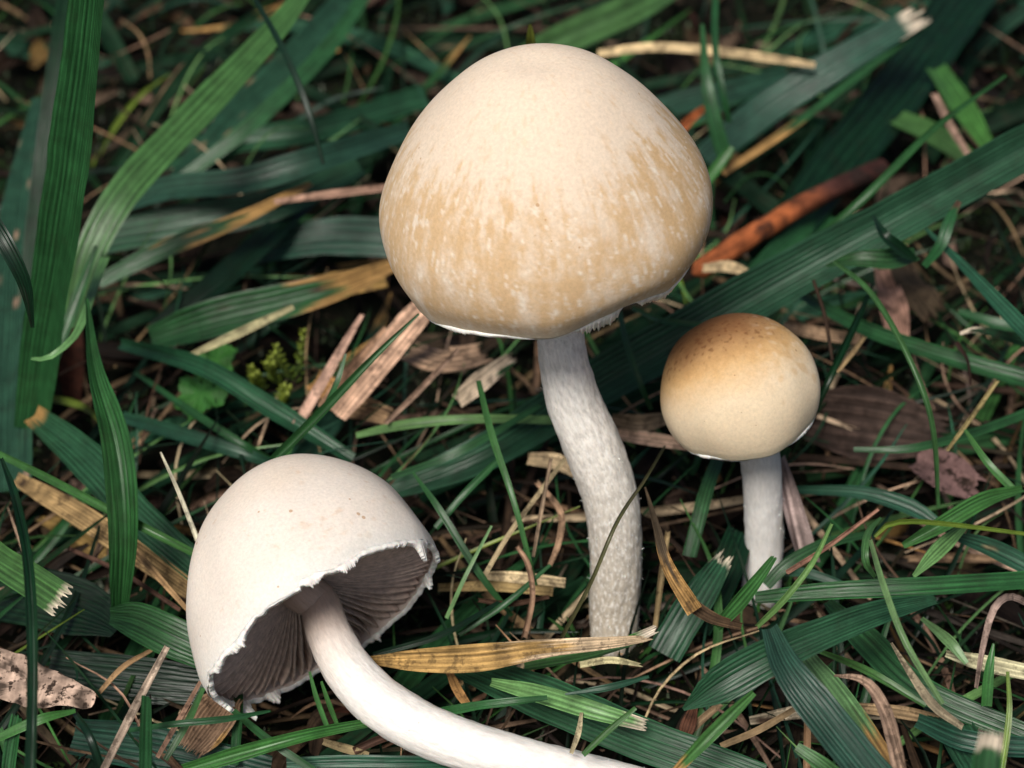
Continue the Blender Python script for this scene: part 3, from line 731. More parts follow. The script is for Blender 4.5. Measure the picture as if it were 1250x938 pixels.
B(G, 'dark thin blade leaning right of the toppled cap', [(504, 577, 1.8), (535, 620, 1.7), (585, 700, 1.2), (625, 752, .7)], [3, 8, 9, 5], 'green')
B(G, 'hair-fine pale blade right of the gills', [(600, 642, 1.6), (570, 700, 1.3), (545, 755, .9)], [3, 5, 5], 'pale')
B(G, 'dark blade crossing below the bright stalk left of the speckled stem', [(560, 775, .8), (620, 735, 1.1), (672, 690, 1.3)], [6, 8, 4], 'green')
B(G, 'long fine blade from the gills toward the speckled stem foot', [(455, 800, .9), (540, 775, 1.0), (610, 735, 1.0)], [7, 8, 5], 'dark')
B(K_, 'dark bent hair crossing in front of the speckled stem', [(812, 545, 1.2), (785, 590, 2.6), (752, 640, 2.9), (722, 710, 2.4), (686, 778, 1.4)], [3, 4, 5, 5, 5], (0.07, .07, .03), keel=.8)
B(G, 'thin curved blade hanging under the right rim of the large cap', [(756, 380, 2), (765, 420, 1.9), (782, 470, 1.6), (795, 500, 1.2)], [6, 8, 7, 5], 'green')
B(G, 'wiry blade arching from the large cap to the small cap', [(772, 376, 1.5), (810, 392, 1.8), (870, 398, 1.8)], [5, 7, 5], 'green')
B(G, 'lime leaf tip standing up behind the top of the large cap', [(656, 330, .1), (652, 200, 2.4), (649, 70, 4.7), (648, 46, 5.1), (647, 30, 5.3)], [10, 12, 13, 11, 3], 'lime')
B(L_, 'torn yellow-brown dead leaf lying in front of the speckled stem', [(452, 806, 1.1), (520, 806, 1.3), (590, 803, 1.4), (670, 792, 1.5), (740, 786, 1.5), (790, 780, 1.4)], [10, 28, 34, 22, 16, 8], 'ochre', dry=.45, dcol='straw', spots=.22, scol='brown', cut=1.2, ridges=5, keel=.3)
B(S_, 'short torn straw beneath the tip of the yellow-brown leaf', [(708, 812, 1.2), (745, 806, 1.3), (782, 812, 1.2)], [8, 9, 4], 'straw', cut=1.0)
B(G, 'cut green stub poking out past the yellow-brown leaf', [(640, 812, .8), (710, 800, 1.0), (765, 784, 1.2), (800, 768, 1.3)], [16, 14, 13, 10], 'bright', cut=.3, dry=.85, dcol='cream')
B(G, 'broad ridged teal blade at the bottom right of the white stem', [(560, 812, .6), (670, 855, .8), (790, 905, .9), (930, 955, .9)], [30, 54, 52, 46], 'teal', ridges=10, keel=.15)
B(G, 'light speckled blade lying on the broad teal blade', [(600, 833, 1.0), (660, 848, 1.2), (725, 868, 1.3), (788, 886, 1.2)], [10, 22, 22, 14], 'pale', spots=.14, scol='ochre', cut=.3, ridges=4, dry=.9, dcol='cream')
B(G, 'short blue-green pointed blade above the broad teal blade', [(690, 848, 1.5), (740, 840, 1.6), (792, 826, 1.6)], [3, 9, 4], 'teal')
B(G, 'curved green blade touching the white stem from the right', [(540, 870, 1.1), (580, 862, 1.3), (622, 857, 1.4), (668, 852, 1.4)], [13, 11, 10, 6], 'green')
B(G, 'thin upright sprig over the broad teal blade', [(712, 922, 1.3), (742, 893, 1.5), (776, 864, 1.7)], [7, 8, 5], 'bright')
B(S_, 'cream straw standing near the bottom between stem and teal blade', [(697, 920, 1.2), (706, 895, 1.3), (710, 870, 1.3)], [5, 7, 4], 'straw')
B(S_, 'ochre bent straw under the yellow-brown leaf', [(548, 820, .7), (560, 845, .7), (570, 860, .7)], [8, 12, 10], 'ochre')
B(S_, 'kinked tan straw hanging right of the bright stalk', [(632, 668, 1.3), (645, 690, 1.3), (650, 730, 1.2), (640, 778, .8)], [5, 7, 7, 7], 'tan', keel=.9)
B(S_, 'long thin straw leaning toward the toppled cap', [(690, 560, 1.4), (660, 600, 1.4), (620, 655, 1.2), (588, 710, .9)], [5, 6, 6, 6], 'straw', keel=.9)
B(S_, 'fine straw standing beside the speckled stem on its left', [(672, 560, 1.7), (662, 620, 1.5), (652, 680, 1.1)], [4, 5, 4], 'pink', keel=.9)
B(S_, 'bent pinkish straw left of the speckled stem', [(655, 590, 1), (685, 628, 1.1), (682, 665, 1), (672, 690, .8)], [6, 8, 8, 6], 'pink', keel=.9)
B(S_, 'flat tan straw lying left of the speckled stem foot', [(535, 718, .5), (600, 716, .6), (675, 722, .6)], [10, 13, 12], 'tan')
B(S_, 'second flat straw just above, left of the speckled stem foot', [(590, 703, .6), (630, 705, .7), (690, 712, .6)], [9, 14, 12], 'straw')
B(S_, 'blackish curved twig lying in the gap right of the gills', [(585, 733, .9), (625, 738, 1.0), (670, 730, 1.0)], [5, 7, 5], 'brown', keel=.9)
B(S_, 'wide pale straw slanting up to the left rim of the large cap', [(412, 508, .9), (455, 455, 1.2), (500, 400, 1.5), (525, 372, 1.6)], [24, 32, 36, 28], 'straw', ridges=5, keel=.3)
B(S_, 'narrow pale straw left of the wide one under the large cap', [(362, 520, 1.0), (392, 470, 1.3), (430, 405, 1.5), (442, 385, 1.5)], [12, 13, 8, 5], 'straw')
B(S_, 'rosy flat straw between the two pale ones', [(395, 500, .8), (430, 455, 1.0), (475, 405, 1.2)], [16, 20, 16], 'pink', ridges=4)
B(L_, 'orange-brown dead leaf below the pale straws', [(385, 465, .5), (420, 490, .6), (475, 510, .6)], [28, 36, 22], 'ochre', dry=.4, dcol='tan', cut=.3, spots=.2, ridges=5)
B(L_, 'crumpled tan leaf under the front rim of the large cap', [(500, 430, .7), (545, 440, 1.0), (590, 432, .9)], [30, 44, 30], 'pink', cut=.3, cut0=.3, spots=.15, ridges=5, wob=.8)
B(L_, 'bleached leaf scrap directly left of the speckled stem top', [(560, 490, .8), (590, 465, 1.1), (625, 438, 1.2)], [18, 26, 16], 'cream', cut=.4, spots=.2, scol='green', wob=.8)
B(L_, 'rust-coloured leaf edge peeking past the green-to-ochre blade', [(330, 372, .4), (400, 352, .5), (470, 340, .5)], [20, 30, 26], 'ochre', spots=.25, ridges=5)
B(S_, 'thin pinkish straw slanting across the tan litter left of the stem', [(470, 518, 1.2), (510, 480, 1.3), (560, 428, 1.4)], [5, 7, 5], 'pink', keel=.8)
B(S_, 'slim pink straw reaching the large cap from the left', [(335, 247, 1.6), (400, 238, 1.7), (475, 229, 1.7)], [7, 9, 8], 'pink')
B(S_, 'tan straw end behind the speckled stem on its left', [(645, 560, .8), (680, 565, .9), (705, 580, .9)], [14, 20, 14], 'straw')
B(S_, 'tan flat straw between the speckled stem and the small cap', [(750, 530, .7), (790, 536, .8), (850, 545, .7)], [14, 17, 12], 'straw')
B(L_, 'wrinkled brown scrap between the standing stems', [(748, 512, .8), (780, 518, .9), (815, 512, .8)], [12, 20, 12], 'pink', wob=.9, spots=.2)
B(L_, 'rust-tipped curled leaf hanging right of the speckled stem', [(787, 595, 2.3), (800, 640, 2.2), (815, 690, 2.0), (850, 745, 1.7)], [3, 9, 15, 22], 'brown', dry=.5, dcol='ochre', twist=60, keel=.5)
B(S_, 'dark crooked tip past the rust-tipped leaf', [(842, 738, 1.6), (870, 755, 1.5), (905, 765, 1.4)], [18, 14, 9], 'brown')
B(S_, 'thin brown straw upright between the standing stems', [(815, 650, 1.3), (808, 700, 1.1), (800, 765, .6)], [6, 8, 6], 'tan', keel=.9)
B(G, 'narrow blade hanging below the small cap on its left', [(882, 545, 1.2), (862, 600, 1.1), (842, 680, .7)], [14, 17, 18], 'green')
B(G, 'wide green blade with frayed tip standing right of the speckled stem', [(812, 800, .4), (840, 750, .7), (865, 710, .9), (884, 682, 1.0)], [44, 42, 34, 22], 'teal', cut=.5, dry=.92, dcol='cream', ridges=6)
B(G, 'dark wide blade left of the small pale stem', [(850, 770, .3), (885, 700, .5), (905, 650, .6)], [32, 40, 34], 'dark', ridges=6)
B(S_, 'grey weathered splinter of wood right behind the small pale stem', [(953, 560, 1.4), (966, 620, 1.1), (980, 685, .5)], [14, 24, 26], 'grey', spots=.22, scol='black', ridges=3, keel=.8, mat=M_WOOD)
B(G, 'dark tip behind the grey splinter under the small cap', [(960, 545, 1.5), (950, 570, 1.2), (945, 595, 1.0)], [14, 14, 10], 'green')
# ---- right side
B(G, 'bright leaf leaning in front of the small pale stem', [(875, 765, 1.3), (905, 733, 1.7), (928, 705, 2.0), (946, 680, 2.2)], [12, 18, 15, 8], 'bright', keel=.5, cut=.2)
B(G, 'long level green blade running from the small stem to the right edge', [(922, 730, 1.3), (1010, 722, 1.5), (1130, 716, 1.6), (1290, 706, 1.5)], [14, 22, 23, 22], 'green', ridges=4)
B(G, 'arched blade behind the small pale stem at right', [(935, 715, .8), (960, 690, 1.0), (1005, 665, 1.1), (1060, 652, 1.0)], [14, 16, 14, 8], 'green')
B(K_, 'pale green thin stalk leaning across the level green blade', [(1015, 640, 2.4), (990, 690, 2.3), (955, 735, 2.0), (925, 765, 1.6)], [4, 7, 8, 6], 'pale', keel=.7)
B(G, 'large folded ridged blade in front of the level one, tip cut', [(834, 866, 1.5), (880, 835, 1.8), (940, 802, 2.0), (1010, 772, 2.1), (1075, 748, 2.1), (1142, 732, 2.0)], [4, 44, 46, 38, 30, 12], 'teal', ridges=9, keel=.3, cut=.2)
B(G, 'ridged dark blade running down to the bottom edge under the fold', [(940, 768, 2.3), (960, 815, 2.3), (1005, 875, 2.1), (1080, 970, 1.9)], [20, 36, 48, 54], 'teal', ridges=9, keel=.4)
B(G, 'speckled green blade rotting to yellow at the bottom', [(985, 805, 1.3), (1020, 850, 1.3), (1055, 900, 1.3), (1100, 970, 1.2)], [24, 34, 36, 34], 'pale', dry=.42, dcol='ochre', spots=.16, scol='brown', ridges=6, keel=.1)
B(G, 'dark broad blade beneath the cut fold at right', [(1010, 735, .9), (1060, 785, 1.0), (1120, 840, 1.0), (1270, 905, .9)], [12, 36, 32, 26], 'green', ridges=4)
B(G, 'thin blade under the pale stalk at lower right', [(1000, 795, 1.0), (1060, 820, 1.2), (1130, 862, 1.1)], [5, 10, 7], 'bright')
B(K_, 'long pale green stalk falling from the hooked leaf at right', [(1062, 660, 2.6), (1078, 715, 2.7), (1105, 785, 2.5), (1150, 860, 2.1)], [5, 8, 8, 6], 'pale', keel=.7)
B(G, 'small hooked leaf left of the long pale stalk', [(1075, 632, 2.2), (1058, 655, 2.4), (1056, 685, 2.3), (1068, 705, 2.0)], [3, 9, 9, 5], 'bright')
B(K_, 'yellow-green runner curving right from the hooked leaf', [(1067, 655, 2.2), (1085, 640, 2.3), (1130, 638, 2.2), (1265, 655, 1.8)], [4, 6, 6, 5], 'lime', keel=.7)
B(G, 'bright pointed blade near the right edge above the runner', [(1102, 666, 1.7), (1150, 640, 1.9), (1200, 612, 2.0), (1248, 598, 1.9)], [8, 20, 20, 8], 'bright', keel=.5)
B(G, 'lighter short blade beneath the bright pointed one', [(1115, 704, 1.6), (1145, 672, 1.7), (1180, 640, 1.7)], [5, 20, 8], 'pale', keel=.3)
B(G, 'bluish blade running left of the bright pointed one', [(972, 598, .9), (1050, 602, 1.1), (1110, 620, 1.1), (1150, 645, 1.0)], [9, 16, 20, 12], 'teal', ridges=4)
B(G, 'short blue-green blade leaving the right edge below the runner', [(1165, 655, 1.3), (1210, 670, 1.4), (1270, 700, 1.4)], [10, 22, 22], 'teal', ridges=4, spots=.12, scol='tan')
B(G, 'young blade standing up near the right edge', [(1178, 525, 2.2), (1205, 565, 2.1), (1238, 600, 1.9)], [4, 9, 10], 'bright')
B(G, 'long thin double blade lying right of the small cap', [(1042, 549, 1.5), (1110, 548, 1.6), (1190, 528, 1.6), (1270, 498, 1.6)], [6, 10, 12, 12], 'green')
B(G, 'band-like green blade right of the small cap reaching the right edge', [(960, 350, 1.3), (1050, 400, 1.6), (1150, 435, 1.7), (1280, 472, 1.7)], [10, 17, 20, 24], 'green', ridges=4)
B(K_, 'arched yellow-green stalk drooping right of the small cap', [(1018, 320, 3.0), (1062, 358, 3.1), (1105, 430, 2.9), (1135, 510, 2.4), (1144, 620, 1.2)], [4, 7, 7, 7, 5], 'bright', keel=.7)
B(S_, 'black thin dead stalk in front of the diagonal blade', [(993, 342, 2.6), (1006, 385, 2.4), (1015, 440, 2.1)], [4, 5, 4], 'black', keel=.9)
B(K_, 'dark forked stalk right behind the small cap', [(1066, 345, 2.0), (1040, 405, 2.1), (1015, 460, 2.0), (995, 505, 1.6)], [3, 9, 9, 6], 'dark', keel=.7)
B(S_, 'short tan fork of the dark stalk beside the small cap', [(1055, 412, 2.2), (1038, 435, 2.2), (1022, 455, 2.1)], [5, 6, 4], 'tan', keel=.7)
B(G, 'pointed blade descending to the right edge below the diagonal blade', [(1130, 280, 2.8), (1180, 330, 2.8), (1225, 378, 2.7), (1275, 430, 2.6)], [4, 12, 18, 20], 'teal')
B(G, 'browned bud leaf above the diagonal blade at right', [(1171, 246, 3.2), (1158, 272, 3.1), (1148, 300, 2.9), (1128, 325, 2.6)], [6, 14, 14, 8], 'green', dry=-.2, dcol='brown')
B(G, 'dark twisted leaf over the diagonal blade', [(1066, 263, 3.2), (1080, 288, 3.2), (1100, 305, 3.0), (1118, 318, 2.8)], [3, 12, 14, 6], 'dark')
B(G, 'short ragged leaf lying across the diagonal blade', [(1008, 325, 2.6), (1045, 317, 2.8), (1085, 318, 2.8), (1118, 312, 2.7)], [3, 18, 26, 16], 'green', ridges=4)
B(G, 'long thin blade leaning up right behind the diagonal blade', [(985, 308, 2.0), (1060, 238, 2.7), (1140, 158, 3.2), (1228, 92, 3.5)], [13, 11, 8, 3], 'green', keel=.5)
B(G, 'wide blade with pale torn tip near the top right', [(860, 195, .8), (940, 130, 1.3), (1040, 68, 1.9), (1120, 22, 2.3)], [32, 42, 38, 26], 'teal', cut=.5, dry=.92, dcol='cream', ridges=6)
B(G, 'yellow-rimmed thin blade beneath the wide torn one at top right', [(882, 212, 1.2), (960, 160, 1.5), (1045, 95, 1.8), (1130, 32, 2.1)], [8, 10, 10, 6], 'green', dry=-.35, dcol='ochre')
B(G, 'broad dark blade falling from the top right edge', [(930, 330, .3), (1010, 220, .6), (1100, 110, .9), (1200, -30, 1.2)], [50, 62, 66, 60], 'dark', ridges=6)
B(G, 'soft bright blade in the upper right corner', [(1142, 85, 1.2), (1172, 130, 1.3), (1205, 180, 1.2)], [22, 28, 18], 'bright')
B(G, 'blurry light blade left of the upright one at top right', [(1095, 145, .9), (1140, 165, 1.0), (1190, 200, .9)], [22, 26, 20], 'bright')
B(G, 'narrow upright blade right of the large cap near the top', [(857, 30, 3.0), (862, 95, 2.6), (872, 150, 2.1), (885, 195, 1.6)], [4, 13, 18, 18], 'green')
B(G, 'second upright blade right of the large cap, reaching the top edge', [(874, -30, 3.4), (873, 60, 2.9), (883, 120, 2.4), (890, 150, 2.0)], [8, 8, 9, 6], 'green')
B(G, 'tiny rounded leaf tip touching the right side of the large cap', [(862, 222, 1.8), (878, 202, 2.0), (894, 180, 2.2)], [12, 14, 8], 'bright')
B(G, 'patch of smooth blade between the orange stick and diagonal blade', [(920, 345, .4), (960, 310, .5), (1010, 262, .5)], [36, 44, 36], 'green', ridges=0)
B(S_, 'long pale straw lying behind the right shoulder of the large cap', [(730, 66, 1.7), (800, 58, 1.9), (900, 66, 2.0), (995, 80, 1.9)], [9, 11, 11, 7], 'straw')
B(G, 'broad bright blade at the top edge behind the large cap', [(620, 85, .5), (700, 45, .8), (780, 10, 1.0), (850, -30, 1.0)], [30, 38, 38, 30], 'bright', ridges=3)
B(G, 'blade behind the right shoulder of the large cap', [(740, 165, .4), (820, 130, .6), (900, 110, .7), (960, 90, .7)], [24, 30, 28, 16], 'teal')
B(S_, 'reddish straw stub right of the large cap', [(832, 158, 1.8), (848, 143, 1.9), (862, 132, 1.9)], [12, 10, 7], 'orange', keel=.9)
B(S_, 'pinkish straw under the orange stick beside the large cap rim', [(858, 328, 1.3), (890, 326, 1.4), (922, 338, 1.3)], [10, 14, 8], 'straw')
B(S_, 'faded straw near the right edge behind the diagonal blade', [(1140, 115, 1.8), (1160, 155, 1.7), (1185, 195, 1.5)], [8, 10, 8], 'pink')
B(S_, 'brown curled leaf strip right of the diagonal blade', [(1075, 330, .8), (1090, 375, 1.0), (1098, 420, .9)], [20, 34, 24], 'pink', twist=40, wob=.6, spots=.2)
B(L_, 'crumpled reddish leaf behind the drooping stalk at right', [(1100, 325, .7), (1115, 350, .9), (1140, 385, .8)], [26, 44, 30], 'brown', wob=.9, cut=.3, cut0=.3, spots=.2)
B(S_, 'reddish flat straw right of the small cap', [(955, 400, .9), (1000, 408, 1.0), (1050, 415, .9)], [12, 16, 12], 'pink')
B(L_, 'large dark brown leaf lying right of the small cap', [(985, 510, .25), (1060, 520, .4), (1150, 535, .4)], [50, 84, 50], (0.055, 0.038, 0.028), wob=.5, cut=.2, spots=.12, scol='black', ridges=6)
B(L_, 'spotted dull brown bark-like scrap right of the dark leaf', [(1120, 560, .4), (1155, 580, .6), (1190, 600, .5)], [30, 48, 30], (0.15, 0.11, 0.085), wob=.6, cut=.3, cut0=.3, spots=.3, scol='black', ridges=0, mat=M_BARK)
B(S_, 'thin tan straw leaning near the right edge', [(1156, 551, 2.0), (1180, 518, 2.1), (1217, 465, 2.2)], [4, 6, 5], 'tan', keel=.8)
B(S_, 'tan needle-straight straw crossing the grey splinter', [(960, 700, 2.0), (1010, 668, 2.1), (1072, 622, 2.2)], [6, 6, 4], 'tan', keel=.8)
B(S_, 'white-tipped withered blade hooking at the right edge', [(1172, 408, 2.0), (1190, 403, 2.1), (1225, 410, 2.1), (1275, 425, 2.0)], [4, 7, 12, 16], 'dark', dry=-.3, dcol='cream')
B(S_, 'black bent tip hanging below the withered hooked blade', [(1165, 420, 2.0), (1180, 440, 1.9), (1185, 470, 1.7)], [7, 4, 3], 'black', keel=.8)
B(L_, 'curling pink-brown dry leaf standing at the bottom right', [(1018, 826, 1.8), (1055, 835, 2.0), (1080, 870, 2.0), (1095, 915, 1.8), (1108, 965, 1.5)], [3, 12, 16, 18, 20], 'pink', twist=80, keel=.6, ridges=3)
B(S_, 'rough dead strip crossing the pale stalk at lower right', [(1088, 785, 1.8), (1110, 820, 1.9), (1140, 862, 1.8), (1175, 888, 1.6)], [3, 8, 12, 8], 'pink', spots=.2)
B(S_, 'looping grey dead blade near the right edge', [(1262, 740, 1.8), (1232, 728, 2.1), (1212, 745, 2.2), (1200, 790, 1.9), (1192, 840, 1.3)], [8, 9, 9, 7, 5], 'grey', twist=90)
B(S_, 'broad straw lying near the right edge at the bottom', [(1155, 798, .9), (1200, 810, 1.0), (1265, 825, 1.0)], [8, 20, 20], 'straw', ridges=3, spots=.15)
B(S_, 'flat tan straw lying under the ridged blades at bottom', [(915, 880, .5), (990, 868, .6), (1080, 872, .6)], [10, 18, 14], 'straw', spots=.2, ridges=3)
B(S_, 'second flat straw under the pale stalk at lower right', [(1030, 862, .7), (1100, 870, .8), (1150, 880, .7)], [10, 16, 12], 'tan', ridges=3)
B(S_, 'thin broken twig lying below the folded ridged blade', [(880, 912, .8), (925, 892, .9), (975, 862, 1.0)], [8, 9, 6], 'tan', keel=.9, mat=M_WOOD)
B(S_, 'short upright twig under the folded ridged blade', [(985, 948, .5), (985, 900, .8), (984, 850, 1.1)], [8, 9, 7], 'tan', keel=.9, mat=M_WOOD)
B(S_, 'pink twig slanting at the bottom below the folded blade', [(880, 860, .7), (845, 890, .6), (815, 925, .5)], [8, 10, 8], 'pink', keel=.9)
B(L_, 'dark red leaf sliver right of the broad teal blade', [(832, 910, .5), (840, 885, .7), (848, 862, .7)], [12, 18, 8], 'redbrown')
B(G, 'bright sickle blade rooted at the bottom with an orange foot', [(822, 945, 1.3), (855, 910, 1.6), (890, 875, 1.8), (920, 846, 1.9)], [10, 16, 16, 8], 'bright', dry=-.2, dcol='ochre', keel=.3)
B(G, 'cut pale-tipped stub standing out of focus at the bottom right', [(1200, 985, 3.6), (1204, 930, 3.9), (1210, 895, 4.1)], [34, 34, 28], 'green', cut=.3, dry=.7, dcol='cream', ridges=4)
B(G, 'spear-like short blade at lower right beside the grey loop', [(1203, 862, 1.4), (1207, 820, 1.7), (1213, 786, 1.9)], [14, 12, 3], 'bright')
B(G, 'bright leaf at the bottom edge between the ridged blades', [(1040, 965, 1.4), (1005, 935, 1.6), (972, 912, 1.7)], [24, 20, 12], 'bright')
B(G, 'dark blade crossing the bottom right corner', [(1120, 880, .9), (1180, 905, 1.0), (1280, 915, 1.0)], [18, 26, 24], 'teal', ridges=4)
B(G, 'ridged teal blade sliding off the bottom right corner', [(1135, 855, .6), (1170, 900, .8), (1210, 965, .8)], [30, 44, 44], 'teal', ridges=8)
B(G, 'thin bright blade right of the looping grey one', [(1230, 820, 1.8), (1232, 870, 1.6), (1222, 945, 1.2)], [4, 7, 8], 'lime')
B(G, 'green blade between folded blade and the long pale stalk', [(1125, 755, 1.1), (1160, 785, 1.2), (1180, 810, 1.1)], [5, 14, 6], 'pale', spots=.1)
B(G, 'blade lying just above the level green blade near the small stem', [(955, 700, .8), (985, 700, .9), (1035, 716, .9)], [8, 12, 8], 'teal')
B(G, 'straight dark blade at the upper right edge', [(1170, 380, 1.0), (1215, 395, 1.0), (1270, 402, 1.0)], [8, 14, 14], 'green')

# ------------------------------------------------------------------ twig, bark, lobed leaf
def tube_obj(name, pts, mat, colfn, label, cat, group=None, knob=0.12, nseg=20, nl=60):
    S = spline([(*p, r) for p, r in pts], nl)
    base = Vector(S[0, :3]); V = []; cols = []; uv = []
    T = np.gradient(S[:, :3], axis=0); T /= np.linalg.norm(T, axis=1)[:, None]
    L = np.concatenate([[0], np.cumsum(np.linalg.norm(np.diff(S[:, :3], axis=0), axis=1))])
    ref = Vector((0, 0, 1))
    for i in range(nl):
        t = Vector(T[i]); a = (ref - t * ref.dot(t)).normalized(); b = t.cross(a); ref = a
        endk = min(1, min(i, nl - 1 - i) / 2.0 + 0.05)
        for j in range(nseg):
            th = 2 * math.pi * j / nseg
            r = S[i, 3] * endk * (1 + knob * nz(math.cos(th), math.sin(th), L[i] * 1.3) + knob * .6 * nz(math.cos(th) * 3, math.sin(th) * 3, L[i] * 4))
            p = Vector(S[i, :3]) + (a * math.cos(th) + b * math.sin(th)) * r
            V.append(p - base); cols.append(colfn(i / (nl - 1), th, p)); uv.append((abs(th - math.pi) * S[i, 3] * 1.5, L[i]))
    o = make(name, V, grid_faces(nl, nseg, wrap=True), mat, col=np.array(cols), uv=np.array(uv)); o.location = base
    return tag(o, label, cat, group)
def stickcol(t, th, p):
    c = lerp((0.30, 0.085, 0.028), (0.05, 0.018, 0.014), smooth(t + .15 * nz(p.x * 2, p.y * 2, 4), .40, .72))
    return lerp(c, (0.02, 0.012, 0.01), .85 * smooth(nz(p.x * 2.4, p.y * 2.4, p.z * 2.4) + .4 * nz(p.x * 9, p.y * 9, p.z * 9), .18, .42))
pz = [(845, 335, .75, .13), (900, 300, .85, .155), (960, 262, .9, .15), (1020, 230, .95, .15), (1085, 202, .9, .14)]
tube_obj('stick', [(PZ(a, b, c), d) for a, b, c, d in pz], M_WOOD, stickcol, 'orange-brown stick lying behind the right rim of the large cap', 'stick')

def flake(name, outline, z, mat, col, label, cat, crumple=0.12, thick=0.05, spots=0.3, group=None, n=26):
    """irregular flat chip with two faces and an edge; outline in picture pixels laid on the litter"""
    P = np.array([tuple(PZ(x, y, z)) for x, y in outline])
    c = P.mean(0); V = []; cols = []
    m = 72
    ring = spline(np.vstack([P, P[:1]]), m + 1)[:-1]
    rows = 9
    ph = random.uniform(0, 99)
    for side in (1, -1):
        for i in range(rows):
            k = i / (rows - 1)
            for j in range(m):
                q = c + (ring[j] - c) * k * (1 + (0.05 * nz(j * .6, ph, 0) if i == rows - 1 else 0))
                h = crumple * (nz(q[0] * 1.6, q[1] * 1.6, ph) + .5 * nz(q[0] * 5, q[1] * 5, ph))
                V.append(q + np.array([0, 0, h + side * thick * 0.5 * (1 - k ** 6)]))
                s = smooth(nz(q[0] * 6, q[1] * 6, ph), .1, .35) * spots
                cols.append(lerp(col, (0.02, 0.014, 0.01), s))
    F = [tuple(f) for f in grid_faces(rows, m, wrap=True)] + [tuple(f[::-1] + rows * m) for f in grid_faces(rows, m, wrap=True)]
    V = np.array(V); base = V[0].copy()
    o = make(name, V - base, F, mat, col=np.array(cols), uv=V[:, :2] - base[:2]); o.location = Vector(base)
    return tag(o, label, cat, group)
flake('bark_flake', [(-30, 790), (20, 800), (60, 815), (95, 835), (118, 850), (112, 862), (70, 866), (40, 866), (0, 850), (-30, 845)], 1.1, M_BARK, (0.42, 0.30, 0.23), 'speckled pinkish bark flake lying at the lower left edge', 'bark', spots=.85)
def lobed(name, cx, cy, z, rpx, col, label, lobes, rot):
    c = PZ(cx, cy, z); sc = (c - CAM).dot(FW) / FPX
    V = [c]; m = 90
    for k in (0.5, 1.0):
        for j in range(m):
            a = 2 * math.pi * j / m
            r = rpx * sc * k * (0.72 + 0.28 * abs(math.cos(lobes * (a - rot) / 2)) ** 0.6 + (0.04 * math.cos(a * 23) if k == 1 else 0))
            p = Vector((r * math.cos(a), r * math.sin(a) * 1.15, 0.06 * k * math.cos(lobes * a) + .1 * k * math.sin(a + 1)))
            V.append(c + p)
    F = [(0, 1 + j, 1 + (j + 1) % m) for j in range(m)] + [(1 + j, 1 + m + j, 1 + m + (j + 1) % m, 1 + (j + 1) % m) for j in range(m)]
    V = np.array([tuple(v - c) for v in V])
    cols = np.array([lerp(col, (col[0] * 1.5, col[1] * 1.4, col[2] * 1.3), .5 + nz(v[0] * 5, v[1] * 5, 1)) for v in V])
    o = make(name, V, F, M_GRASS, col=cols, uv=V[:, :2]); o.location = c
    return tag(o, label, 'leaf', 'small round leaves in the litter')
lobed('lobed_leaf', 262, 440, .75, 30, (0.045, 0.17, 0.03), 'upper scalloped green leaf under the narrow teal blade', 5, .3)
lobed('lobed_leaf', 245, 480, .6, 36, (0.04, 0.15, 0.03), 'lower scalloped green leaf under the narrow teal blade', 5, 1.0)

# yellow-green moss sprigs left of the large cap
def sprig(px, py, h, label):
    root = PZ(px, py, .4)
    V = []; F = []
    for s in range(3):
        p = Vector((random.uniform(-.1, .1), random.uniform(-.1, .1), 0)); d = Vector((random.uniform(-.4, .4), random.uniform(-.4, .2), 1)).normalized()
        for i in range(26):
            q = p + d * (h * i / 26)
            a = i * 2.4; w = .13 * (1 - .5 * i / 26)
            l = Vector((math.cos(a), math.sin(a), .7)).normalized() * w; t = Vector((-math.sin(a), math.cos(a), 0)) * .028
            b = len(V); V += [q - t * .5, q + l * .5 - t, q + l, q + l * .5 + t, q + t * .5]
            F.append((b, b + 1, b + 2, b + 3, b + 4))
    cols = np.array([lerp((0.07, 0.13, 0.015), (0.22, 0.27, 0.03), v.z / h) for v in V])
    o = make('moss_sprig', np.array([tuple(v) for v in V]), F, M_GRASS, col=cols, uv=np.array([tuple(v)[:2] for v in V])); o.location = root
    tag(o, label, 'moss', 'moss sprigs left of the large cap')
sprig(318, 478, .35, 'leftmost yellow-green moss sprig beside the scalloped leaves')
sprig(338, 470, .5, 'second yellow-green moss sprig from the left')
sprig(358, 462, .7, 'tallest yellow-green moss sprig, before the pale straws')
sprig(345, 495, .35, 'nearest moss sprig, below the tallest one')

# ------------------------------------------------------------------ filler: countable ones named by where they lie
LM = [('large beige cap', 668, 240, 'cap'), ('speckled stem', 745, 610, ''), ('small brown-topped cap', 900, 475, ''), ('short pale stem', 930, 650, ''),
      ('toppled cap', 380, 680, ''), ('white curved stem', 560, 900, ''), ('orange stick', 980, 255, ''), ('long diagonal blade', 1120, 255, ''),
      ('tall ridged blade', 85, 250, ''), ('yellow-brown leaf', 610, 800, ''), ('bark flake', 50, 830, ''), ('scalloped leaves', 252, 460, ''),
      ('folded ridged blade', 980, 790, ''), ('long pale straw', 860, 62, ''), ('lance-shaped blade', 150, 600, ''), ('dark brown leaf', 1080, 520, ''),
      ('broad teal blade', 760, 890, ''), ('hooked leaf', 1060, 665, ''), ('bright arching blade', 230, 150, ''), ('grey looping blade', 1210, 780, ''), ('moss sprigs', 340, 470, '')]
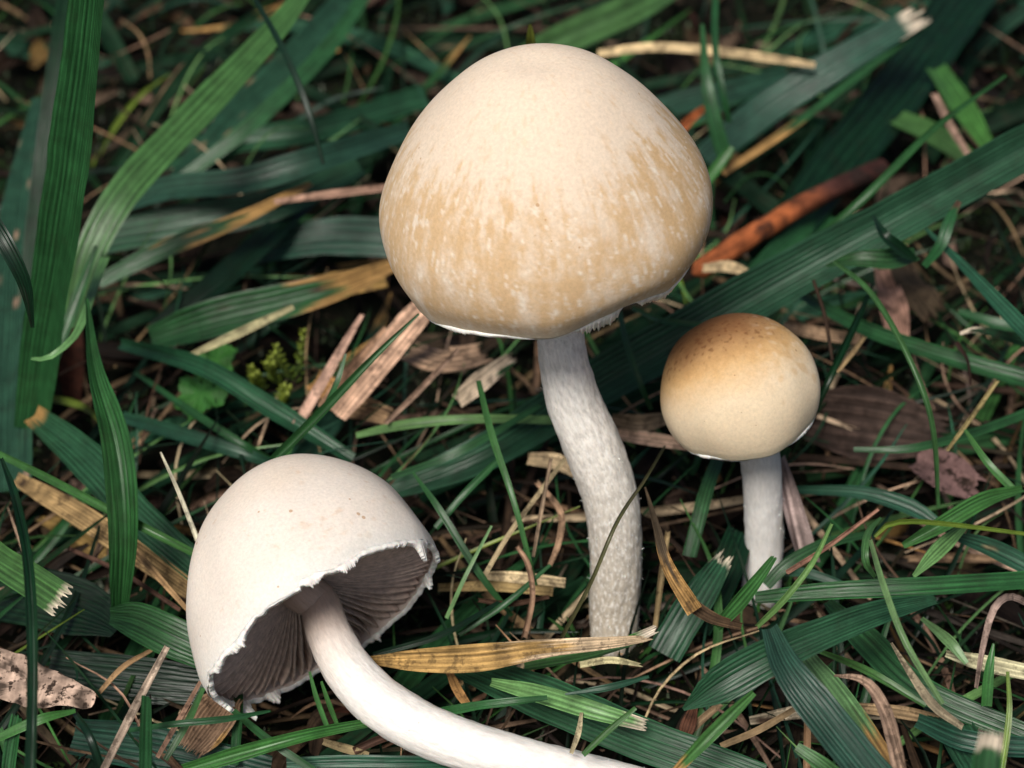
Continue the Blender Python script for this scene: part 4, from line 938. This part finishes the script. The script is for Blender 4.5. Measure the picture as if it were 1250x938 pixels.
def where(px, py):
    n, x, y, _ = min(LM, key=lambda l: math.hypot(px - l[1], py - l[2]))
    dx, dy = px - x, py - y
    if abs(dx) > 1.6 * abs(dy): r = 'right of' if dx > 0 else 'left of'
    elif abs(dy) > 1.6 * abs(dx): r = 'in front of' if dy > 0 else 'behind'
    else: r = ('front-' if dy > 0 else 'back-') + ('right of' if dx > 0 else 'left of')
    return f'{r} the {n}'
FO, FA, FR, FH, FS = FALL
def blocked(P):
    for p in P:
        v = p - FO; h = v.dot(FA); r = (v - FA * h).length
        if -0.25 < h < FH + .2 and r < FR + .15: return True
        if np.min(np.linalg.norm(FS[:, :3] - np.array(p), axis=1)) < 0.42: return True
        for bx, by, rr in ((750, 778, .42), (929, 716, .35)):
            b = PZ(bx, by, 0)
            if math.hypot(p.x - b.x, p.y - b.y) < rr: return True
    return False
def in_view(P, m=0):
    c = 0
    for p in P:
        x, y = proj(p)
        if -m < x < 1250 + m and -m < y < 938 + m: c += 1
    return c >= len(P) * 0.6
def rand_curve(x, y, az, L, z0, z1, arch, bend):
    d = Vector((math.cos(az), math.sin(az), 0)); s = Vector((-d.y, d.x, 0))
    P = []
    for k in (0, .33, .66, 1):
        q = Vector((x, y, 0)) + d * (L * (k - .5)) + s * bend * L * math.sin(math.pi * k)
        q.z = z0 + (z1 - z0) * k + arch * math.sin(math.pi * k)
        q.z = max(q.z, ground_h(q.x, q.y) + 0.06)
        P.append(q)
    return P
def sample_xy():
    y = random.uniform(-8.5, 15.0)
    hw = 7.0 + (y + 8.5) * 0.24
    return random.uniform(-hw, hw), y
def jitter(c, a=.25):
    k = random.uniform(1 - a, 1 + a)
    return tuple(max(0.003, v * k * random.uniform(.93, 1.07)) for v in c)
class Bag:                 # joins many small pieces into one mesh
    def __init__(s): s.V, s.F, s.C, s.U, s.n = [], [], [], [], 0
    def add(s, a):
        V, F, c, uv = a
        s.V.append(V); s.F.append(F + s.n); s.C.append(c); s.U.append(uv); s.n += len(V)
    def build(s, name, mat, label):
        o = make(name, np.vstack(s.V), np.vstack(s.F), mat, col=np.vstack(s.C), uv=np.vstack(s.U))
        return tag(o, label, kind='stuff')
pending = []
def emit(name, cat, group, arrays, mat, desc, P):
    V, F, c, uv = arrays
    base = V[0].copy(); o = make(name, V - base, F, mat, col=c, uv=uv); o.location = Vector(base)
    mid = (P[1] + P[2]) / 2
    px, py = proj(mid)
    a, b = proj(P[0]), proj(P[-1])
    ang = math.degrees(math.atan2(-(b[1] - a[1]), b[0] - a[0])) % 180
    t = 'lying level' if ang < 22 or ang > 158 else 'leaning right' if ang < 68 else 'pointing at the viewer' if ang < 112 else 'leaning left'
    lab = f'{desc} {t}, {where(px, py)}'
    tag(o, lab, cat, group); pending.append((lab, px, o))
def span(L): return 'short' if L < 1.8 else 'long' if L > 3.0 else 'medium'

straw_bag, grass_bag, deep_bag = Bag(), Bag(), Bag()
n_s = n_g = n_l = 0
# flat dead straws and stems
for i in range(1700):
    x, y = sample_xy(); L = random.uniform(.7, 3.8); az = random.uniform(0, math.pi)
    px0, py0 = proj(Vector((x, y, .3)))
    keep = 0.9 if (py0 > 560 or (px0 > 860 and py0 > 300)) else 0.55 if py0 > 380 else 0.2
    if random.random() > keep: continue
    P = rand_curve(x, y, az, L, random.uniform(-.9, .35), random.uniform(-.9, .35), random.uniform(-.05, .2), random.uniform(-.12, .12))
    if blocked(P): continue
    cn = random.choices(['straw', 'tan', 'brown', 'pink', 'grey', 'black', 'ochre'], [2, 5, 6, 4, 2, 3, .5])[0]
    w = random.choice([.022, .03, .04, .05, .06, .08, .11])
    big = n_s < 95 and in_view(P) and L > 1.5 and w >= .04 and cn != 'black' and py0 > 250
    arr = blade_arrays(P, [w * .6, w, w, w * .5], 4, 14 if big else 8, random.uniform(-40, 40), .9, 0, .4, .6, jitter(GC[cn]), GC['brown'], None, .12, GC['black'], random.uniform(-50, 50), .3)
    if big:
        n_s += 1
        tone = {'straw': 'pale', 'tan': 'tan', 'brown': 'brown', 'pink': 'pinkish', 'grey': 'grey', 'ochre': 'ochre'}[cn]
        if cn not in ('straw',): arr[2][:] *= random.choice([.4, .6, .9])  # tint lowered so the gaps between blades look deeper in shade
        emit('dry_straw', 'straw', 'loose straws in the undergrowth', arr, M_DRY, f'{span(L)} {tone} straw', P)
    else:
        arr[2][:] *= random.choice([.08, .15, .3, .8]); straw_bag.add(arr)  # litter colour scaled down, painting shade into the gaps
# thin green blades
for i in range(620):
    x, y = sample_xy(); L = random.uniform(1.0, 4.2); az = random.gauss(.7, .9)
    z1 = random.uniform(.2, 1.1)
    P = rand_curve(x, y, az, L, random.uniform(-.9, -.2), z1, random.uniform(.0, .35), random.uniform(-.15, .15))
    if blocked(P) or (proj(P[1])[1] < 330 and random.random() < .6): continue
    cn = random.choices(['green', 'teal', 'bright', 'dark', 'pale', 'lime'], [5, 4, 2, 6, .6, .3])[0]
    w = random.choice([.04, .05, .06, .08, .11])
    big = n_g < 80 and in_view(P) and L > 1.8 and w >= .05
    arr = blade_arrays(P, [w * .8, w, w * .8, .012], 5, 16 if big else 9, random.uniform(-50, 50), .4, 0, 0, 0, jitter(GC[cn]), GC['brown'], None, 0, None, random.uniform(-60, 60), .2)
    if big:
        n_g += 1
        tone = {'green': 'green', 'teal': 'blue-green', 'bright': 'bright green', 'dark': 'dark green', 'pale': 'pale green', 'lime': 'yellow-green'}[cn]
        emit('grass_shoot', 'grass blade', 'fine blades in the undergrowth', arr, M_GRASS, f'{span(L)} thin {tone} blade', P)
    else:
        arr[2][:] *= random.choice([.25, .4, .8]); grass_bag.add(arr)  # undergrowth shade put into the blade colour
# hair-thin shoots and dead stems crossing everything
for i in range(330):
    x, y = sample_xy(); L = random.uniform(.8, 3.0)
    P = rand_curve(x, y, random.uniform(0, math.pi), L, random.uniform(-.4, .3), random.uniform(.0, 1.1), random.uniform(0, .4), random.uniform(-.2, .2))
    if blocked(P): continue
    if i % 2:
        grass_bag.add(blade_arrays(P, [.02, .032, .025, .008], 4, 12, 0, .6, 0, 0, 0, jitter(GC[random.choice(['green', 'bright', 'dark', 'pale', 'teal'])]), GC['brown'], None, 0, None, 30, 0))
    else:
        straw_bag.add(blade_arrays(P, [.02, .028, .025, .01], 4, 12, 0, .9, 0, 0, 0, jitter(GC[random.choice(['straw', 'tan', 'pink', 'brown'])]), GC['brown'], None, 0, None, 30, 0))
# tufts of fine shoots and straws crowding the stem bases
for bx, by, rr, nn in ((750, 778, .36, 34), (929, 716, .28, 24)):
    b0 = PZ(bx, by, 0)
    for i in range(nn):
        a = random.uniform(0, 2 * math.pi); d = rr * random.uniform(1, 1.9)
        x, y = b0.x + math.cos(a) * d, b0.y + math.sin(a) * d
        L = random.uniform(.3, 1.0); out = random.uniform(.1, .6)
        P = [Vector((x + math.cos(a) * out * k * L, y + math.sin(a) * out * k * L, ground_h(x, y) + .05 + (L * (k - .35 * k * k)) * (1.0 if i % 3 else .4))) for k in (0, .33, .66, 1)]
        cn = random.choice(['green', 'dark', 'dark', 'bright']) if i % 3 else random.choice(['tan', 'brown', 'pink'])
        arr = blade_arrays(P, [.04, .05, .04, .01], 5, 9, random.uniform(-60, 60), .5, 0, 0, 0, jitter(GC[cn]), GC['brown'], None, 0, None, 0, .2)
        (grass_bag if i % 3 else straw_bag).add(arr)
# broader blades low in the tangle, denser toward the back and left
for i in range(330):
    x, y = sample_xy(); px0, py0 = proj(Vector((x, y, .3)))
    keep = .6 if py0 < 260 else .6 if px0 < 300 else .25
    if random.random() > keep: continue
    L = random.uniform(3, 7); az = random.gauss(.75, .45) if random.random() < .75 else random.uniform(0, math.pi)
    zz = 1.0 if py0 < 250 else .35
    P = rand_curve(x, y, az, L, random.uniform(-.9, -.1), random.uniform(-.5, zz * .8), random.uniform(.0, .5 * zz), random.uniform(-.08, .08))
    if blocked(P): continue
    cn = random.choices(['green', 'teal', 'dark', 'bright'], [2, 3, 9, .5])[0]
    w = random.uniform(.14, .36)
    big = n_l < 80 and in_view(P, 30)
    arr = blade_arrays(P, [w * .7, w, w * .85, .03], 13, 26, random.uniform(-30, 30), .3, 3, 0, 0, jitter(GC[cn]), GC['ochre'], random.choice([None, None, None, .8]), .05, GC['tan'], random.uniform(-30, 30), .2)
    if big:
        n_l += 1
        tone = {'green': 'green', 'teal': 'blue-green', 'bright': 'bright green', 'dark': 'dark green'}[cn]
        emit('grass_shoot', 'grass blade', 'broad blades low in the tangle', arr, M_LOW, f'broad {tone} blade', P)
    else:
        arr[2][:] *= random.choice([.2, .35, .6]); deep_bag.add(arr)  # darkened tint stands in for shade beneath the main blades
# brown leaf scraps
n_f = 0
scrap = Bag()
for i in range(520):
    x, y = sample_xy(); L = random.uniform(.4, 1.5); az = random.uniform(0, math.pi)
    P = rand_curve(x, y, az, L, random.uniform(-.9, .05), random.uniform(-.9, .05), random.uniform(0, .15), random.uniform(-.2, .2))
    if blocked(P): continue
    cn = random.choices(['brown', 'tan', 'pink', 'black', 'ochre', 'redbrown'], [6, 3, 2, 5, .6, 1])[0]
    w = random.uniform(.1, .36)
    px0, py0 = proj(P[1])
    big = n_f < 40 and in_view(P) and w > .18 and L > .8 and cn not in ('black',) and py0 > 200
    arr = blade_arrays(P, [w * .4, w, w * .9, w * .3], 9, 12, random.uniform(-60, 60), .4, 0, .3, .3, jitter(GC[cn]), GC['brown'], None, .2, GC['black'], random.uniform(-90, 90), .9)
    if big:
        n_f += 1
        tone = {'tan': 'dull tan', 'brown': 'dark brown', 'pink': 'pinkish', 'ochre': 'ochre', 'redbrown': 'red-brown'}[cn]
        arr[2][:] *= .6  # scraps darkened as if shaded by the blades above
        emit('dry_leaf', 'dead leaf', 'scraps of dead leaf on the soil', arr, M_DRY, f'{tone} scrap of dead leaf', P)
    else:
        arr[2][:] *= .3; scrap.add(arr)  # loose scraps darker still, gap shade painted into their colour
straw_bag.build('straw_litter', M_DRY, 'broken straws and rootlets littering the soil')
grass_bag.build('fine_grass', M_LOW, 'fine grass growing through the litter')
deep_bag.build('low_grass', M_LOW, 'low broad grass in the shade')
scrap.build('leaf_litter', M_DRY, 'crumbled dead leaves on the soil')
# moss: tiny leaves hugging the soil
def moss():
    n = 16000
    V = np.zeros((n * 3, 3)); C = np.zeros((n * 3, 3))
    for i in range(n):
        while True:
            x, y = sample_xy()
            if nz(x * .6, y * .6, 20) > -0.05: break
        z = ground_h(x, y) + random.uniform(0, .12)
        a = random.uniform(0, 6.28); l = random.uniform(.03, .11)
        d = np.array([math.cos(a), math.sin(a), random.uniform(.3, 1.4)]) * l; t = np.array([-math.sin(a), math.cos(a), 0]) * l * .3
        p = np.array([x, y, z]); V[3 * i] = p - t; V[3 * i + 1] = p + t; V[3 * i + 2] = p + d
        C[3 * i:3 * i + 3] = jitter((0.022, 0.05, 0.008), .5)
    o = make('moss', V, np.arange(n * 3).reshape(-1, 3), M_GRASS, col=C, uv=V[:, :2], smooth=False)
    tag(o, 'dark green moss covering the soil between the blades', kind='stuff')
moss()
def crumbs(n=9000):
    V = np.zeros((n * 4, 3)); C = np.zeros((n * 4, 3))
    F = np.array([(0, 1, 2), (0, 2, 3), (0, 3, 1), (1, 3, 2)])
    FF = (np.arange(n)[:, None, None] * 4 + F[None]).reshape(-1, 3)
    for i in range(n):
        x, y = sample_xy(); z = ground_h(x, y) + random.uniform(0, .3)
        p = np.array([x, y, z]); l = random.uniform(.02, .10)
        d = np.array([random.gauss(0, 1), random.gauss(0, 1), random.gauss(0, .4)]); d = d / np.linalg.norm(d) * l
        for k in range(4): V[4 * i + k] = p + d * (0, 1, .5, .3)[k] + np.array([random.uniform(-1, 1) for _ in range(3)]) * l * .22
        C[4 * i:4 * i + 4] = jitter(GC[random.choice(['brown', 'brown', 'tan', 'black', 'black', 'pink', 'dark'])], .5)
    tag(make('litter_debris', V, FF, M_DRY, col=C, uv=V[:, :2], smooth=False), 'small crumbs of rotted leaf and soil', kind='stuff')
crumbs()

# individual wording where several share a description
from collections import defaultdict
by = defaultdict(list)
for lab, px, o in pending: by[lab].append((px, o))
ORD = ['first', 'second', 'third', 'fourth', 'fifth', 'sixth', 'seventh', 'eighth', 'ninth', 'tenth']
NUM = {2: 'two', 3: 'three', 4: 'four', 5: 'five', 6: 'six', 7: 'seven', 8: 'eight', 9: 'nine', 10: 'ten'}
for lab, ls in by.items():
    if len(ls) < 2: continue
    ls.sort(key=lambda a: a[0])
    for i, (px, o) in enumerate(ls):
        pos = ('leftmost' if i == 0 else 'rightmost' if i == len(ls) - 1 else 'middle' if len(ls) == 3 else ORD[i] + ' from left')
        o['label'] = f'{pos} {lab}'
